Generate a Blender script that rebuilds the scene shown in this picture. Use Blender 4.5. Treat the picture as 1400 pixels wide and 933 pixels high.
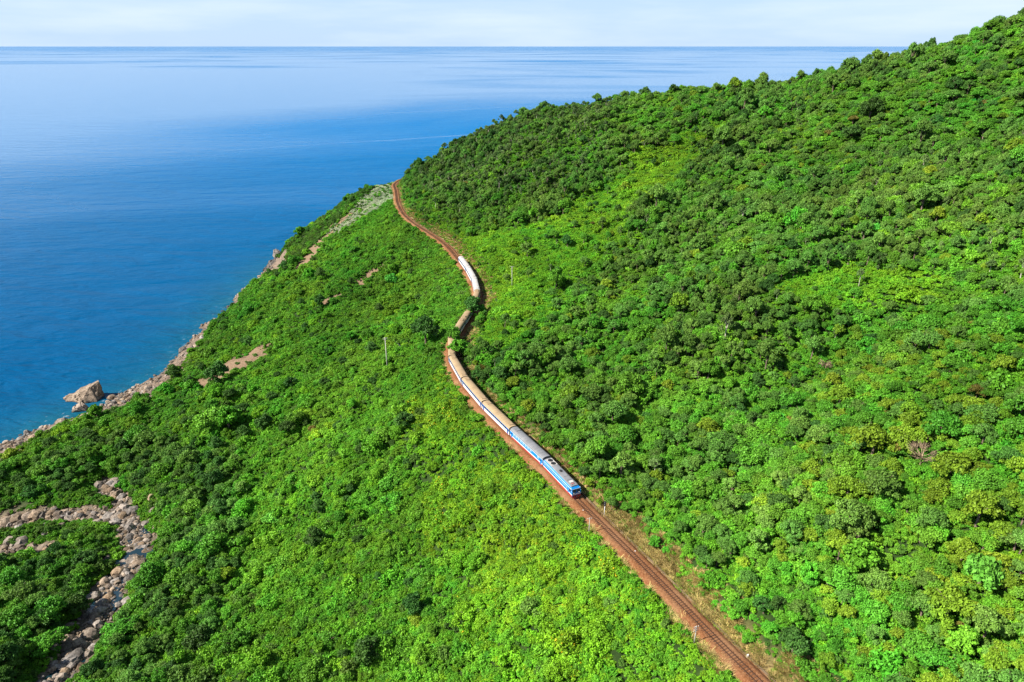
import bpy, math, random
import numpy as np
from mathutils import Vector, Matrix

for o in list(bpy.data.objects):
    bpy.data.objects.remove(o)
sc = bpy.context.scene
COL = sc.collection
R = math.radians
rng = np.random.default_rng(7)
random.seed(7)

# ------------------------------------------------------------------ camera, sky, sun, exposure
CAM_Z = 184.0                      # drone height above the sea
PITCH = 23.0
F_PX, CX, CY = 950.0, 700.0, 466.5
cam_d = bpy.data.cameras.new('camera')
cam = bpy.data.objects.new('camera', cam_d)
COL.objects.link(cam)
cam.location = (0, 0, CAM_Z)
cam.rotation_euler = (R(90 - PITCH), 0, 0)
cam_d.sensor_width = 36
cam_d.lens = F_PX / 1400 * 36
cam_d.clip_start = 1
cam_d.clip_end = 900000
sc.camera = cam

SUN_EL = 42.0
SUN_AZ = math.atan2(-0.96, -0.28)          # from +Y towards +X
S = Vector((math.sin(SUN_AZ) * math.cos(R(SUN_EL)), math.cos(SUN_AZ) * math.cos(R(SUN_EL)), math.sin(R(SUN_EL))))
world = bpy.data.worlds.new('World')
sc.world = world
world.use_nodes = True
wn, wl = world.node_tree.nodes, world.node_tree.links
wn.clear()
w_out = wn.new('ShaderNodeOutputWorld')
w_bg = wn.new('ShaderNodeBackground')
w_sky = wn.new('ShaderNodeTexSky')
w_sky.sky_type = 'NISHITA'
w_sky.sun_disc = False
w_sky.sun_elevation = R(SUN_EL)
w_sky.sun_rotation = SUN_AZ % (2 * math.pi)
w_sky.altitude = 100
w_sky.air_density = 1.0
w_sky.dust_density = 0.35
w_sky.ozone_density = 3.0
w_bg.inputs['Strength'].default_value = 0.058
# thin high cloud veil over the whole dome
w_tc = wn.new('ShaderNodeTexCoord')
w_map = wn.new('ShaderNodeMapping')
w_map.inputs['Scale'].default_value = (2.2, 2.2, 16.0)
w_map.inputs['Location'].default_value = (0.9, 0.35, 0.2)
w_noise = wn.new('ShaderNodeTexNoise')
w_noise.inputs['Scale'].default_value = 1.6
w_noise.inputs['Detail'].default_value = 7
w_noise.inputs['Roughness'].default_value = 0.55
w_ramp = wn.new('ShaderNodeValToRGB')
w_ramp.color_ramp.elements[0].position = 0.42
w_ramp.color_ramp.elements[1].position = 0.78
w_ramp.color_ramp.elements[0].color = (0, 0, 0, 1)
w_ramp.color_ramp.elements[1].color = (0.62, 0.62, 0.62, 1)
w_mix = wn.new('ShaderNodeMix')
w_mix.data_type = 'RGBA'
w_mix.inputs[7].default_value = (6.4, 7.2, 7.9, 1)
wl.new(w_tc.outputs['Generated'], w_map.inputs['Vector'])
wl.new(w_map.outputs[0], w_noise.inputs['Vector'])
wl.new(w_noise.outputs[0], w_ramp.inputs[0])
wl.new(w_ramp.outputs[0], w_mix.inputs[0])
# pale sea haze round the whole horizon
w_geo = wn.new('ShaderNodeSeparateXYZ')
wl.new(w_tc.outputs['Generated'], w_geo.inputs[0])
w_el = wn.new('ShaderNodeMapRange')
w_el.interpolation_type = 'SMOOTHSTEP'
w_el.inputs['From Min'].default_value = 0.0
w_el.inputs['From Max'].default_value = 0.30
w_el.inputs['To Min'].default_value = 0.88
w_el.inputs['To Max'].default_value = 0.0
wl.new(w_geo.outputs[2], w_el.inputs['Value'])
w_hz = wn.new('ShaderNodeMix')
w_hz.data_type = 'RGBA'
w_hz.inputs[7].default_value = (4.0, 5.5, 7.7, 1)
wl.new(w_el.outputs[0], w_hz.inputs[0])
wl.new(w_sky.outputs[0], w_hz.inputs[6])
wl.new(w_hz.outputs[2], w_mix.inputs[6])
wl.new(w_mix.outputs[2], w_bg.inputs['Color'])
wl.new(w_bg.outputs[0], w_out.inputs['Surface'])

sun_d = bpy.data.lights.new('sun', 'SUN')
sun_d.energy = 5.0
sun_d.angle = R(0.53)
sun_d.color = (1.0, 0.95, 0.86)
sun = bpy.data.objects.new('sun', sun_d)
COL.objects.link(sun)
sun.rotation_euler = (-S).to_track_quat('-Z', 'Y').to_euler()
sun.location = (-300, -80, 500)

sc.view_settings.view_transform = 'Standard'
sc.view_settings.look = 'None'
sc.view_settings.exposure = 1.30
sc.view_settings.gamma = 1.0
sc.view_settings.use_curve_mapping = False
sc.render.engine = 'CYCLES'
sc.cycles.max_bounces = 5
sc.cycles.diffuse_bounces = 3
sc.cycles.transmission_bounces = 3
sc.cycles.glossy_bounces = 2
sc.cycles.caustics_reflective = False
sc.cycles.caustics_refractive = False

# ------------------------------------------------------------------ projection helpers (pixel -> world point on a level)
SP, CP = math.sin(R(PITCH)), math.cos(R(PITCH))

def ray(u, v):
    xc, yc = (u - CX) / F_PX, (v - CY) / F_PX
    return xc, CP - yc * SP, -(SP + yc * CP)       # x, y, z per unit camera depth

def at_z(u, v, z):
    x, y, d = ray(u, v)
    t = (z - CAM_Z) / d
    return (x * t, y * t, z)

def at_y(u, v, Y):
    x, y, d = ray(u, v)
    t = Y / y
    return (x * t, Y, CAM_Z + d * t)

def at_t(u, v, t):
    x, y, d = ray(u, v)
    return (x * t, y * t, CAM_Z + d * t)

def project(P):
    P = np.asarray(P, float)
    x, y, z = P[:, 0], P[:, 1], P[:, 2] - CAM_Z
    depth = y * CP - z * SP
    up = y * SP + z * CP
    dd = np.where(depth > 1, depth, np.nan)
    return CX + F_PX * x / dd, CY - F_PX * up / dd, dd

def in_poly(u, v, poly):
    inside = np.zeros(u.shape, bool)
    n = len(poly)
    j = n - 1
    for i in range(n):
        xi, yi = poly[i]
        xj, yj = poly[j]
        c = ((yi > v) != (yj > v)) & (u < (xj - xi) * (v - yi) / (yj - yi + 1e-12) + xi)
        inside ^= c
        j = i
    return inside

def smooth(a, b, x):
    t = np.clip((x - a) / (b - a), 0, 1)
    return t * t * (3 - 2 * t)

# value noise on a lattice, vectorised
_LAT = np.random.default_rng(11).random((257, 257))

def vnoise(x, y, scale, off=0.0):
    x = np.asarray(x) / scale + 37.3 + off
    y = np.asarray(y) / scale + 91.7 + off * 1.7
    xi, yi = np.floor(x).astype(int), np.floor(y).astype(int)
    fx, fy = x - xi, y - yi
    fx, fy = fx * fx * (3 - 2 * fx), fy * fy * (3 - 2 * fy)
    a = _LAT[xi % 256, yi % 256]
    b = _LAT[(xi + 1) % 256, yi % 256]
    c = _LAT[xi % 256, (yi + 1) % 256]
    d = _LAT[(xi + 1) % 256, (yi + 1) % 256]
    return (a * (1 - fx) + b * fx) * (1 - fy) + (c * (1 - fx) + d * fx) * fy

def fbm(x, y, scale, off=0.0, o=3):
    s, amp, tot = 0, 1.0, 0
    for k in range(o):
        s = s + amp * vnoise(x, y, scale / 2 ** k, off + k * 5.1)
        tot += amp
        amp *= 0.5
    return s / tot

# ------------------------------------------------------------------ material helpers
class NT:
    def __init__(self, name):
        self.m = bpy.data.materials.new(name)
        self.m.use_nodes = True
        self.n, self.l = self.m.node_tree.nodes, self.m.node_tree.links
        self.n.clear()
        self.out = self.n.new('ShaderNodeOutputMaterial')

    def new(self, t, **kw):
        nd = self.n.new(t)
        for k, v in kw.items():
            setattr(nd, k, v)
        return nd

    def link(self, a, b):
        self.l.new(a, b)

    def mix(self, fac, a, b, mode='MIX'):
        m = self.new('ShaderNodeMix', data_type='RGBA', blend_type=mode)
        for s, v in ((0, fac), (6, a), (7, b)):
            if isinstance(v, (int, float)):
                m.inputs[s].default_value = v
            elif isinstance(v, tuple):
                m.inputs[s].default_value = (*v, 1)
            else:
                self.link(v, m.inputs[s])
        return m.outputs[2]

    def math(self, op, a, b=None, c=None, clamp=False):
        m = self.new('ShaderNodeMath', operation=op, use_clamp=clamp)
        for i, v in enumerate((a, b, c)):
            if v is None:
                continue
            if isinstance(v, (int, float)):
                m.inputs[i].default_value = v
            else:
                self.link(v, m.inputs[i])
        return m.outputs[0]

    def noise(self, vec, scale, detail=3, rough=0.5, dist=0.0):
        n = self.new('ShaderNodeTexNoise')
        n.inputs['Scale'].default_value = scale
        n.inputs['Detail'].default_value = detail
        n.inputs['Roughness'].default_value = rough
        n.inputs['Distortion'].default_value = dist
        if vec is not None:
            self.link(vec, n.inputs['Vector'])
        return n.outputs[0]

    def ramp(self, fac, stops):
        r = self.new('ShaderNodeValToRGB')
        cr = r.color_ramp
        while len(cr.elements) < len(stops):
            cr.elements.new(0.5)
        for e, (p, c) in zip(cr.elements, stops):
            e.position = p
            e.color = (*c, 1) if isinstance(c, tuple) else (c, c, c, 1)
        self.link(fac, r.inputs[0])
        return r.outputs[0]

    def pos(self):
        return self.new('ShaderNodeNewGeometry').outputs['Position']

    def bsdf(self, color, rough=0.6, spec=0.4, metal=0.0, bump=None, bump_s=0.3, bump_d=0.05):
        p = self.new('ShaderNodeBsdfPrincipled')
        if isinstance(color, tuple):
            p.inputs['Base Color'].default_value = (*color, 1)
        else:
            self.link(color, p.inputs['Base Color'])
        if isinstance(rough, (int, float)):
            p.inputs['Roughness'].default_value = rough
        else:
            self.link(rough, p.inputs['Roughness'])
        p.inputs['Specular IOR Level'].default_value = spec
        p.inputs['Metallic'].default_value = metal
        if bump is not None:
            b = self.new('ShaderNodeBump')
            b.inputs['Strength'].default_value = bump_s
            b.inputs['Distance'].default_value = bump_d
            self.link(bump, b.inputs['Height'])
            self.link(b.outputs[0], p.inputs['Normal'])
        return p

    def done(self, shader):
        self.link(shader, self.out.inputs['Surface'])
        return self.m


def mat_plain(name, col, rough=0.5, spec=0.4, metal=0.0, wear=0.12, scale=1.5):
    t = NT(name)
    tc = t.new('ShaderNodeTexCoord').outputs['Object']
    n = t.noise(tc, scale, 5, 0.6)
    dark = tuple(c * (1 - wear * 2) for c in col)
    lite = tuple(min(1, c * (1 + wear)) for c in col)
    c = t.ramp(n, [(0.3, dark), (0.7, lite)])
    return t.done(t.bsdf(c, rough, spec, metal).outputs[0])


def mat_leaf(name, ca, cb, flower=None, fl=0.97, hue=0.012, val=0.22, trans=0.15, spec=0.10):
    t = NT(name)
    at = t.new('ShaderNodeAttribute', attribute_name='tint').outputs['Fac']
    base = t.mix(at, ca, cb)
    oi = t.new('ShaderNodeObjectInfo').outputs['Random']
    nz = t.noise(t.pos(), 0.022, 4, 0.6)
    nz2 = t.noise(t.pos(), 0.16, 2, 0.5)
    hs = t.new('ShaderNodeHueSaturation')
    h = t.math('MULTIPLY_ADD', oi, 2 * hue, 0.5 - hue)
    h = t.math('ADD', h, t.math('MULTIPLY_ADD', nz, -0.09, 0.035))
    t.link(h, hs.inputs['Hue'])
    r2 = t.math('FRACT', t.math('MULTIPLY', oi, 17.31))
    v = t.math('MULTIPLY_ADD', r2, 2 * val, 1 - val)
    v = t.math('MULTIPLY', v, t.math('MULTIPLY_ADD', nz2, 1.0, 0.5))
    v = t.math('MULTIPLY', v, t.math('MULTIPLY_ADD', t.noise(t.pos(), 0.012, 4, 0.65), 1.7, 0.42))
    t.link(v, hs.inputs['Value'])
    t.link(base, hs.inputs['Color'])
    col = hs.outputs[0]
    if flower:
        col = t.mix(t.math('GREATER_THAN', at, fl), col, flower)
    p = t.bsdf(col, 0.5, spec)
    tr = t.new('ShaderNodeBsdfTranslucent')
    t.link(t.mix(0.12, col, (0.10, 0.26, 0.01)), tr.inputs['Color'])
    mx = t.new('ShaderNodeMixShader')
    mx.inputs[0].default_value = trans
    t.link(p.outputs[0], mx.inputs[1])
    t.link(tr.outputs[0], mx.inputs[2])
    return t.done(mx.outputs[0])


M = {}
M['bark'] = mat_plain('bark', (0.16, 0.12, 0.09), 0.9, 0.1, 0, 0.3, 3)
M['pale_bark'] = mat_plain('pale_bark', (0.42, 0.38, 0.31), 0.9, 0.1, 0, 0.25, 3)
M['leaf_green'] = mat_leaf('leaf_green', (0.034, 0.118, 0.010), (0.084, 0.258, 0.021))
M['leaf_vivid'] = mat_leaf('leaf_vivid', (0.038, 0.145, 0.010), (0.090, 0.300, 0.021))
M['leaf_olive'] = mat_leaf('leaf_olive', (0.042, 0.108, 0.017), (0.104, 0.240, 0.036))
M['leaf_yellow'] = mat_leaf('leaf_yellow', (0.062, 0.128, 0.009), (0.148, 0.262, 0.018))
M['leaf_dark'] = mat_leaf('leaf_dark', (0.020, 0.064, 0.012), (0.052, 0.140, 0.024))
M['leaf_grey'] = mat_leaf('leaf_grey', (0.050, 0.100, 0.026), (0.120, 0.215, 0.056))
M['leaf_big'] = mat_leaf('leaf_big', (0.026, 0.150, 0.016), (0.060, 0.290, 0.032), val=0.15)
M['leaf_rust'] = mat_leaf('leaf_rust', (0.080, 0.085, 0.016), (0.185, 0.165, 0.032))
M['vine'] = mat_leaf('vine', (0.042, 0.140, 0.009), (0.100, 0.290, 0.018))
M['vine_lime'] = mat_leaf('vine_lime', (0.064, 0.180, 0.008), (0.138, 0.335, 0.016))
M['vine_flower'] = mat_leaf('vine_flower', (0.064, 0.172, 0.008), (0.138, 0.320, 0.016), flower=(0.46, 0.36, 0.012), fl=0.86)
M['scrub_dark'] = mat_leaf('scrub_dark', (0.030, 0.082, 0.012), (0.075, 0.165, 0.024))
M['scrub_pale'] = mat_leaf('scrub_pale', (0.20, 0.25, 0.14), (0.40, 0.44, 0.30), val=0.15)
M['dry_grass'] = mat_leaf('dry_grass', (0.20, 0.155, 0.048), (0.40, 0.32, 0.12), val=0.2, trans=0.12)
M['green_grass'] = mat_leaf('green_grass', (0.09, 0.18, 0.02), (0.22, 0.32, 0.045), val=0.2)
M['dead_twig'] = mat_plain('dead_twig', (0.30, 0.22, 0.14), 0.9, 0.1, 0, 0.25, 4)

# ------------------------------------------------------------------ the railway line in plan
TZ = 69.0                                  # level of the top of the ballast
track_px = [(988.6, 885.7), (915.8, 809.5), (845, 739), (787, 682.5), (747, 638), (701, 598), (661, 559), (632, 524),
            (617, 497), (613.5, 480), (619, 466), (636, 443), (649, 422), (654, 408), (651, 394), (644, 379), (635.7, 367), (625, 352.5),
            (609, 334), (587, 319), (563, 304), (550, 292), (543, 277), (541, 259)]
tp = np.array([at_z(u, v, TZ)[:2] for u, v in track_px])
d0 = tp[0] - tp[2]
d0 /= np.linalg.norm(d0)
pre = np.array([tp[0] + d0 * k + np.array([0.0012, 0.0004]) * k * k for k in (260, 200, 150, 100, 60, 30)])
tp = np.vstack([pre, tp])
dn = np.array([-0.25, 0.97])
tp = np.vstack([tp, tp[-1] + dn * 25, tp[-1] + dn * 55 + np.array([12, 0])])

def resample(P, step):
    seg = np.linalg.norm(np.diff(P, axis=0), axis=1)
    s = np.concatenate([[0], np.cumsum(seg)])
    q = np.arange(0, s[-1], step)
    return np.stack([np.interp(q, s, P[:, k]) for k in range(P.shape[1])], 1)

TR = resample(tp, 1.0)
def blur1(P, sig):
    k = np.arange(-int(3 * sig), int(3 * sig) + 1)
    w = np.exp(-0.5 * (k / sig) ** 2)
    w /= w.sum()
    n = len(k) // 2
    pad = np.vstack([2 * P[0] - P[n:0:-1], P, 2 * P[-1] - P[-2:-n - 2:-1]])
    return np.stack([np.convolve(pad[:, c], w, 'valid') for c in range(P.shape[1])], 1)
TR = blur1(TR, 9)
TR = resample(TR, 1.0)
TT = np.gradient(TR, axis=0)
TT /= np.linalg.norm(TT, axis=1)[:, None]
TN = np.stack([TT[:, 1], -TT[:, 0]], 1)     # to the uphill side (right when looking along the line)

def track_sd(x, y):
    """signed distance from the line (+ uphill) and index along it"""
    x, y = np.asarray(x, float).ravel(), np.asarray(y, float).ravel()
    sd = np.empty(len(x))
    ix = np.empty(len(x), int)
    T2 = TR[::2]
    for a in range(0, len(x), 20000):
        dx = x[a:a + 20000, None] - T2[None, :, 0]
        dy = y[a:a + 20000, None] - T2[None, :, 1]
        k = np.argmin(dx * dx + dy * dy, axis=1)
        r = np.arange(len(k))
        N = TN[::2][k]
        sgn = dx[r, k] * N[:, 0] + dy[r, k] * N[:, 1]
        dist = np.sqrt(dx[r, k] ** 2 + dy[r, k] ** 2)
        near = dist < 20
        sd[a:a + 20000] = np.where(near, sgn, np.sign(sgn) * dist)
        ix[a:a + 20000] = k * 2
    return sd, ix

# ------------------------------------------------------------------ terrain surface
C = []
def z_(u, v, z): C.append(at_z(u, v, z))
def y_(u, v, Y, veg=5): x, y, z = at_y(u, v, Y); C.append((x, y, z - veg))
def t_(u, v, t, veg=2): x, y, z = at_t(u, v, t); C.append((x, y, z - veg))
def w_(x, y, z): C.append((x, y, z))

coast = [at_z(u, v, 0.0)[:2] for u, v in ((-170, 700), (-80, 652), (0, 617), (60, 583), (112, 563), (155, 545), (198, 528), (234, 503), (272, 462), (320, 413), (366, 371))]
coast += [(-205, 640), (-165, 705), (-95, 765), (20, 810), (170, 850), (330, 890)]
coast = np.array(coast)
CO = blur1(resample(coast, 4.0), 2)
cg = np.gradient(CO, axis=0)
cg /= np.linalg.norm(cg, axis=1)[:, None]
cn = np.stack([-cg[:, 1], cg[:, 0]], 1)     # seaward
for k in range(0, len(CO), 8):
    w_(*CO[k], 0.3)
    w_(*(CO[k] + cn[k] * 14), -4)
    w_(*(CO[k] + cn[k] * 60), -16)
for k in range(0, len(TR), 22):
    w_(TR[k, 0], TR[k, 1], TZ)
# skyline of the cape and ridge
for u, v, Y in ((392, 334, 604), (414, 309, 610), (437, 294, 616), (458, 277, 622), (489, 261, 630), (523, 249, 638), (548, 240, 645), (620, 203, 640), (700, 167, 632), (780, 146, 618), (860, 135, 600),
                (960, 129, 575), (1050, 127, 548), (1120, 108, 522), (1180, 95, 500), (1260, 66, 480), (1330, 36, 460), (1400, 8, 440), (1500, -30, 420), (1640, -75, 400)):
    y_(u, v, Y)
    x, y, z = C[-1]
    k = 1 + x * 0.0006
    w_(x + (8 if x > -90 else 22), y + (60 if x > -90 else 45), z - 22 if z > 60 else z * 0.35)
    w_(x + 25, y + 140, max(-3, z - 75))
# uphill slope
for u, v, t in ((700, 300, 405), (790, 400, 318), (900, 300, 345), (1100, 300, 292), (1300, 300, 245), (800, 500, 260), (950, 480, 236), (1150, 460, 212), (1350, 460, 178),
                (950, 640, 196), (1100, 600, 184), (1300, 600, 163), (1350, 850, 129), (1150, 800, 143), (800, 220, 460), (1000, 210, 400), (1200, 190, 360)):
    t_(u, v, t, 3)
# seaward slope, stream valley
for u, v, t in ((600, 700, 213), (400, 700, 241), (250, 700, 262), (400, 880, 186), (210, 880, 200), (700, 900, 158), (500, 550, 283), (300, 550, 335), (200, 600, 326),
                (310, 505, 366), (450, 400, 441), (500, 330, 492), (560, 400, 405), (400, 460, 395)):
    t_(u, v, t, 2)
for u, v, z in ((100, 640, 8), (30, 690, 7), (60, 770, 10), (20, 900, 24), (-80, 780, 10), (-120, 930, 22), (60, 820, 15)):
    z_(u, v, z)
w_(-260, 60, 45); w_(-140, 60, 38); w_(-60, 40, 52); w_(0, -60, 66); w_(-150, -100, 58); w_(-380, 150, 20); w_(-380, 0, 60); w_(-400, -110, 80)
w_(140, 20, 108); w_(260, 60, 165); w_(420, 120, 225); w_(250, -100, 140); w_(420, -100, 210); w_(540, 250, 275); w_(540, 0, 270); w_(400, 300, 245)
w_(540, 520, 200); w_(540, 760, 60)
C = np.array(C)

def tps_fit(P, lam):
    n = len(P)
    q = P[:, :2] / 100
    d = np.linalg.norm(q[:, None] - q[None], axis=2)
    K = np.where(d > 0, d * d * np.log(d + 1e-12), 0) + lam * np.eye(n)
    A = np.zeros((n + 3, n + 3))
    A[:n, :n] = K
    A[:n, n] = 1
    A[:n, n + 1:] = q
    A[n, :n] = 1
    A[n + 1:, :n] = q.T
    return np.linalg.solve(A, np.concatenate([P[:, 2], np.zeros(3)])), q

_sol, _q = tps_fit(C, 0.02)
def tps(x, y):
    out = np.empty(len(x))
    n = len(_q)
    for a in range(0, len(x), 20000):
        p = np.stack([x[a:a + 20000], y[a:a + 20000]], 1) / 100
        d2 = ((p[:, None] - _q[None]) ** 2).sum(2)
        out[a:a + 20000] = (0.5 * d2 * np.log(d2 + 1e-12)) @ _sol[:n] + _sol[n] + p @ _sol[n + 1:]
    return out

GX0, GX1, GY0, GY1, GS = -430.0, 560.0, -130.0, 920.0, 2.5
gx = np.arange(GX0, GX1 + 0.1, GS)
gy = np.arange(GY0, GY1 + 0.1, GS)
XX, YY = np.meshgrid(gx, gy, indexing='ij')
xf, yf = XX.ravel(), YY.ravel()
zf = tps(xf, yf)
# stream bed carved into the valley
stream_px = [(40, 985, 23), (62, 935, 21.5), (98, 900, 19.5), (128, 852, 17.5), (150, 806, 15.5), (182, 768, 13.5), (193, 738, 12), (172, 708, 10.5), (120, 700, 8.5), (55, 702, 6.5), (0, 714, 5), (-70, 722, 3)]
stream2_px = [(176, 712, 10.6), (160, 676, 8.5), (140, 660, 7.2)]
stream3_px = [(60, 748, 8.5), (20, 750, 7.0), (-40, 752, 5.5)]
def polyline3(px): return resample(np.array([at_z(*p) for p in px]), 2.0)
STR = [polyline3(p) for p in (stream_px, stream2_px, stream3_px)]
def stream_d(x, y):
    best = np.full(len(x), 1e9)
    zz = np.zeros(len(x))
    m = (x < -60) & (y < 330)
    xi, yi = x[m], y[m]
    b, z = best[m], zz[m]
    for P, wd in zip(STR, (1.0, 1.25, 1.3)):
        d = np.sqrt((xi[:, None] - P[None, :, 0]) ** 2 + (yi[:, None] - P[None, :, 1]) ** 2)
        k = d.argmin(1)
        dd = d[np.arange(len(k)), k] * wd
        up = dd < b
        b = np.where(up, dd, b)
        z = np.where(up, P[k, 2], z)
    best[m], zz[m] = b, z
    return best, zz
sdist, sz = stream_d(xf, yf)
land = smooth(0.5, 9, zf)
lump = (fbm(xf, yf, 26, 1.0, 3) - 0.5) * 5.0 + (fbm(xf, yf, 75, 2.0, 2) - 0.5) * 9.0
_near, _ = track_sd(xf, yf)
_nx = None
lump = lump * (0.25 + 0.75 * smooth(8, 40, np.abs(_near))) + (fbm(xf, yf, 15, 3.3, 2) - 0.5) * np.where(_near < 0, 8.5, 4.5) * smooth(6, 22, np.abs(_near))
_sd2, _ix2 = _near, _
al = _ix2 + 0.30 * np.abs(_near) + (fbm(xf, yf, 60, 81.0, 2) - .5) * 60
gul = fbm(al, np.abs(_near) * 0.22, 62, 80.0, 3) - .5
lump = lump + gul * np.where(_near > 0, 24, 13) * smooth(14, 75, np.abs(_near))
zf = zf + lump * land * (0.2 + 0.8 * smooth(8, 55, sdist))
zf = zf + (fbm(xf, yf, 15, 85.0, 3) - .45) * 7 * np.exp(-(zf / 4.5) ** 2)

sdist, sz = stream_d(xf, yf)
ws = 1 - smooth(6.5, 17, sdist + (fbm(xf, yf, 14, 4.0, 2) - 0.5) * 5)
zf = zf * (1 - ws) + (sz - 1.0 + (fbm(xf, yf, 6, 3.0, 2) - 0.5) * 1.4) * ws

# the railway bench cut into the slope
tsd, tix = track_sd(xf, yf)
bench_l = 1 - smooth(3.3, 10, -tsd)
bench_r = 1 - smooth(4.6, 11, tsd)
wb = np.where(tsd < 0, bench_l, bench_r)
bz = TZ - 0.75 + np.clip(tsd - 3.0, 0, 3) * 0.22
zf = zf * (1 - wb) + bz * wb
ZG = zf.reshape(XX.shape)

def ground(x, y):
    x, y = np.asarray(x, float), np.asarray(y, float)
    fx = np.clip((x - GX0) / GS, 0, len(gx) - 1.001)
    fy = np.clip((y - GY0) / GS, 0, len(gy) - 1.001)
    i, j = fx.astype(int), fy.astype(int)
    a, b = fx - i, fy - j
    return (ZG[i, j] * (1 - a) + ZG[i + 1, j] * a) * (1 - b) + (ZG[i, j + 1] * (1 - a) + ZG[i + 1, j + 1] * a) * b

def normal_z(x, y):
    e = 3.0
    dx = (ground(x + e, y) - ground(x - e, y)) / (2 * e)
    dy = (ground(x, y + e) - ground(x, y - e)) / (2 * e)
    return dx, dy

# bare places, as areas on the ground
def zones(x, y, z):
    """rock and soil masks: 0..1"""
    u, v, d = project(np.stack([x, y, z], 1))
    u = np.where(np.isfinite(u), u, -9999)
    v = np.where(np.isfinite(v), v, -9999)
    wob = (fbm(x, y, 9, 8.0, 2) - 0.5)
    uu, vv = u + wob * 16, v + (fbm(x, y, 9, 9.0, 2) - 0.5) * 12
    rock = np.zeros(len(x))
    soil = np.zeros(len(x))
    rock = np.where(in_poly(uu, vv, [(184, 552), (214, 512), (262, 463), (278, 466), (240, 508), (205, 551)]), 1.0, rock)
    rock = np.where(in_poly(uu, vv, [(360, 378), (372, 335), (392, 345), (392, 368)]) , 1.0, rock)
    rock = np.where(in_poly(uu, vv, [(-120, 705), (-60, 660), (0, 628), (55, 600), (92, 576), (120, 568), (160, 564), (200, 545), (212, 528), (190, 520), (120, 535), (40, 570), (-60, 630)]), 1.0, rock)
    for poly in ([(262, 532), (288, 503), (336, 480), (374, 464), (370, 484), (322, 507), (286, 531)],
                 [(398, 368), (420, 340), (446, 318), (450, 330), (436, 348), (408, 370)],
                 [(444, 320), (462, 303), (478, 290), (482, 293), (464, 309), (450, 325)],
                 [(484, 386), (500, 374), (528, 366), (512, 378), (492, 392)], [(440, 416), (470, 399), (476, 402), (446, 420)],
                 [(690, 522), (700, 514), (707, 524), (699, 531)]):
        soil = np.where(in_poly(uu, vv, poly), 1.0, soil)
    shore = 1 - smooth(2.4, 5.6, z + wob * 3)
    return rock, soil, shore, u, v, d

rk, so, sh, U0, V0, D0 = zones(xf, yf, zf)
rk = np.maximum(rk, sh)
stm = 1 - smooth(6.2, 9.0, sdist + (fbm(xf, yf, 7, 5.0, 2) - 0.5) * 5)
rk = np.maximum(rk, stm * 0.75)
verge = np.where(tsd > 0, 1 - smooth(5.4, 7.6, tsd + (fbm(xf, yf, 6, 6.0, 2) - 0.5) * 4), 1 - smooth(2.0, 3.6, -tsd))

def mesh_obj(name, verts, faces, mat=None, parent=None, smooth_f=False):
    me = bpy.data.meshes.new(name)
    verts = np.asarray(verts, np.float32)
    if isinstance(faces, np.ndarray):
        n, k = faces.shape
        me.vertices.add(len(verts))
        me.vertices.foreach_set('co', verts.ravel())
        me.loops.add(n * k)
        me.loops.foreach_set('vertex_index', faces.ravel().astype(np.int32))
        me.polygons.add(n)
        me.polygons.foreach_set('loop_start', np.arange(0, n * k, k, dtype=np.int32))
        me.update(calc_edges=True)
        me.validate()
    else:
        me.from_pydata([tuple(map(float, v)) for v in verts], [], faces)
    if smooth_f:
        me.polygons.foreach_set('use_smooth', np.ones(len(me.polygons), bool))
    if mat:
        me.materials.append(M[mat] if isinstance(mat, str) else mat)
    o = bpy.data.objects.new(name, me)
    COL.objects.link(o)
    if parent:
        o.parent = parent
    return o

def attr(o, name, data, domain='POINT', typ='FLOAT'):
    a = o.data.attributes.new(name, typ, domain)
    key = 'vector' if typ == 'FLOAT_VECTOR' else 'value'
    a.data.foreach_set(key, np.asarray(data, np.int32 if typ == 'INT' else np.float32).ravel())

def tag(o, label=None, cat=None, group=None, kind=None):
    if label: o['label'] = label
    if cat: o['category'] = cat
    if group: o['group'] = group
    if kind: o['kind'] = kind
    return o

def grid_faces(nx, ny):
    i, j = np.meshgrid(np.arange(nx - 1), np.arange(ny - 1), indexing='ij')
    a = (i * ny + j).ravel()
    return np.stack([a, a + ny, a + ny + 1, a + 1], 1)

# terrain material
t = NT('hillside')
P_ = t.pos()
n1 = t.noise(P_, 0.35, 6, 0.65)
n2 = t.noise(P_, 1.6, 5, 0.6)
litter = t.ramp(n1, [(0.3, (0.008, 0.020, 0.003)), (0.55, (0.018, 0.040, 0.005)), (0.75, (0.035, 0.060, 0.009))])
soilc = t.ramp(n2, [(0.3, (0.085, 0.052, 0.032)), (0.5, (0.165, 0.105, 0.062)), (0.72, (0.235, 0.175, 0.110))])
rockc = t.ramp(t.noise(P_, 0.5, 7, 0.7, 0.6), [(0.30, (0.040, 0.030, 0.023)), (0.47, (0.120, 0.088, 0.064)), (0.62, (0.21, 0.150, 0.108)), (0.8, (0.32, 0.25, 0.195))])
vergec = t.ramp(n2, [(0.3, (0.12, 0.070, 0.030)), (0.5, (0.19, 0.135, 0.055)), (0.7, (0.26, 0.205, 0.095))])
def A_(n): return t.new('ShaderNodeAttribute', attribute_name=n).outputs['Fac']
c = t.mix(A_('soil'), litter, soilc)
c = t.mix(A_('verge'), c, vergec)
c = t.mix(A_('rock'), c, rockc)
wet = t.new('ShaderNodeSeparateXYZ')
t.link(P_, wet.inputs[0])
wm = t.math('SUBTRACT', 1.0, t.math('MULTIPLY_ADD', wet.outputs[2], 1.1, -0.1, clamp=True))
c = t.mix(t.math('MULTIPLY', wm, 0.75), c, (0.055, 0.045, 0.035))
M['hillside'] = t.done(t.bsdf(c, 0.9, 0.2, bump=t.noise(P_, 0.9, 8, 0.65), bump_s=0.9, bump_d=0.6).outputs[0])
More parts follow.
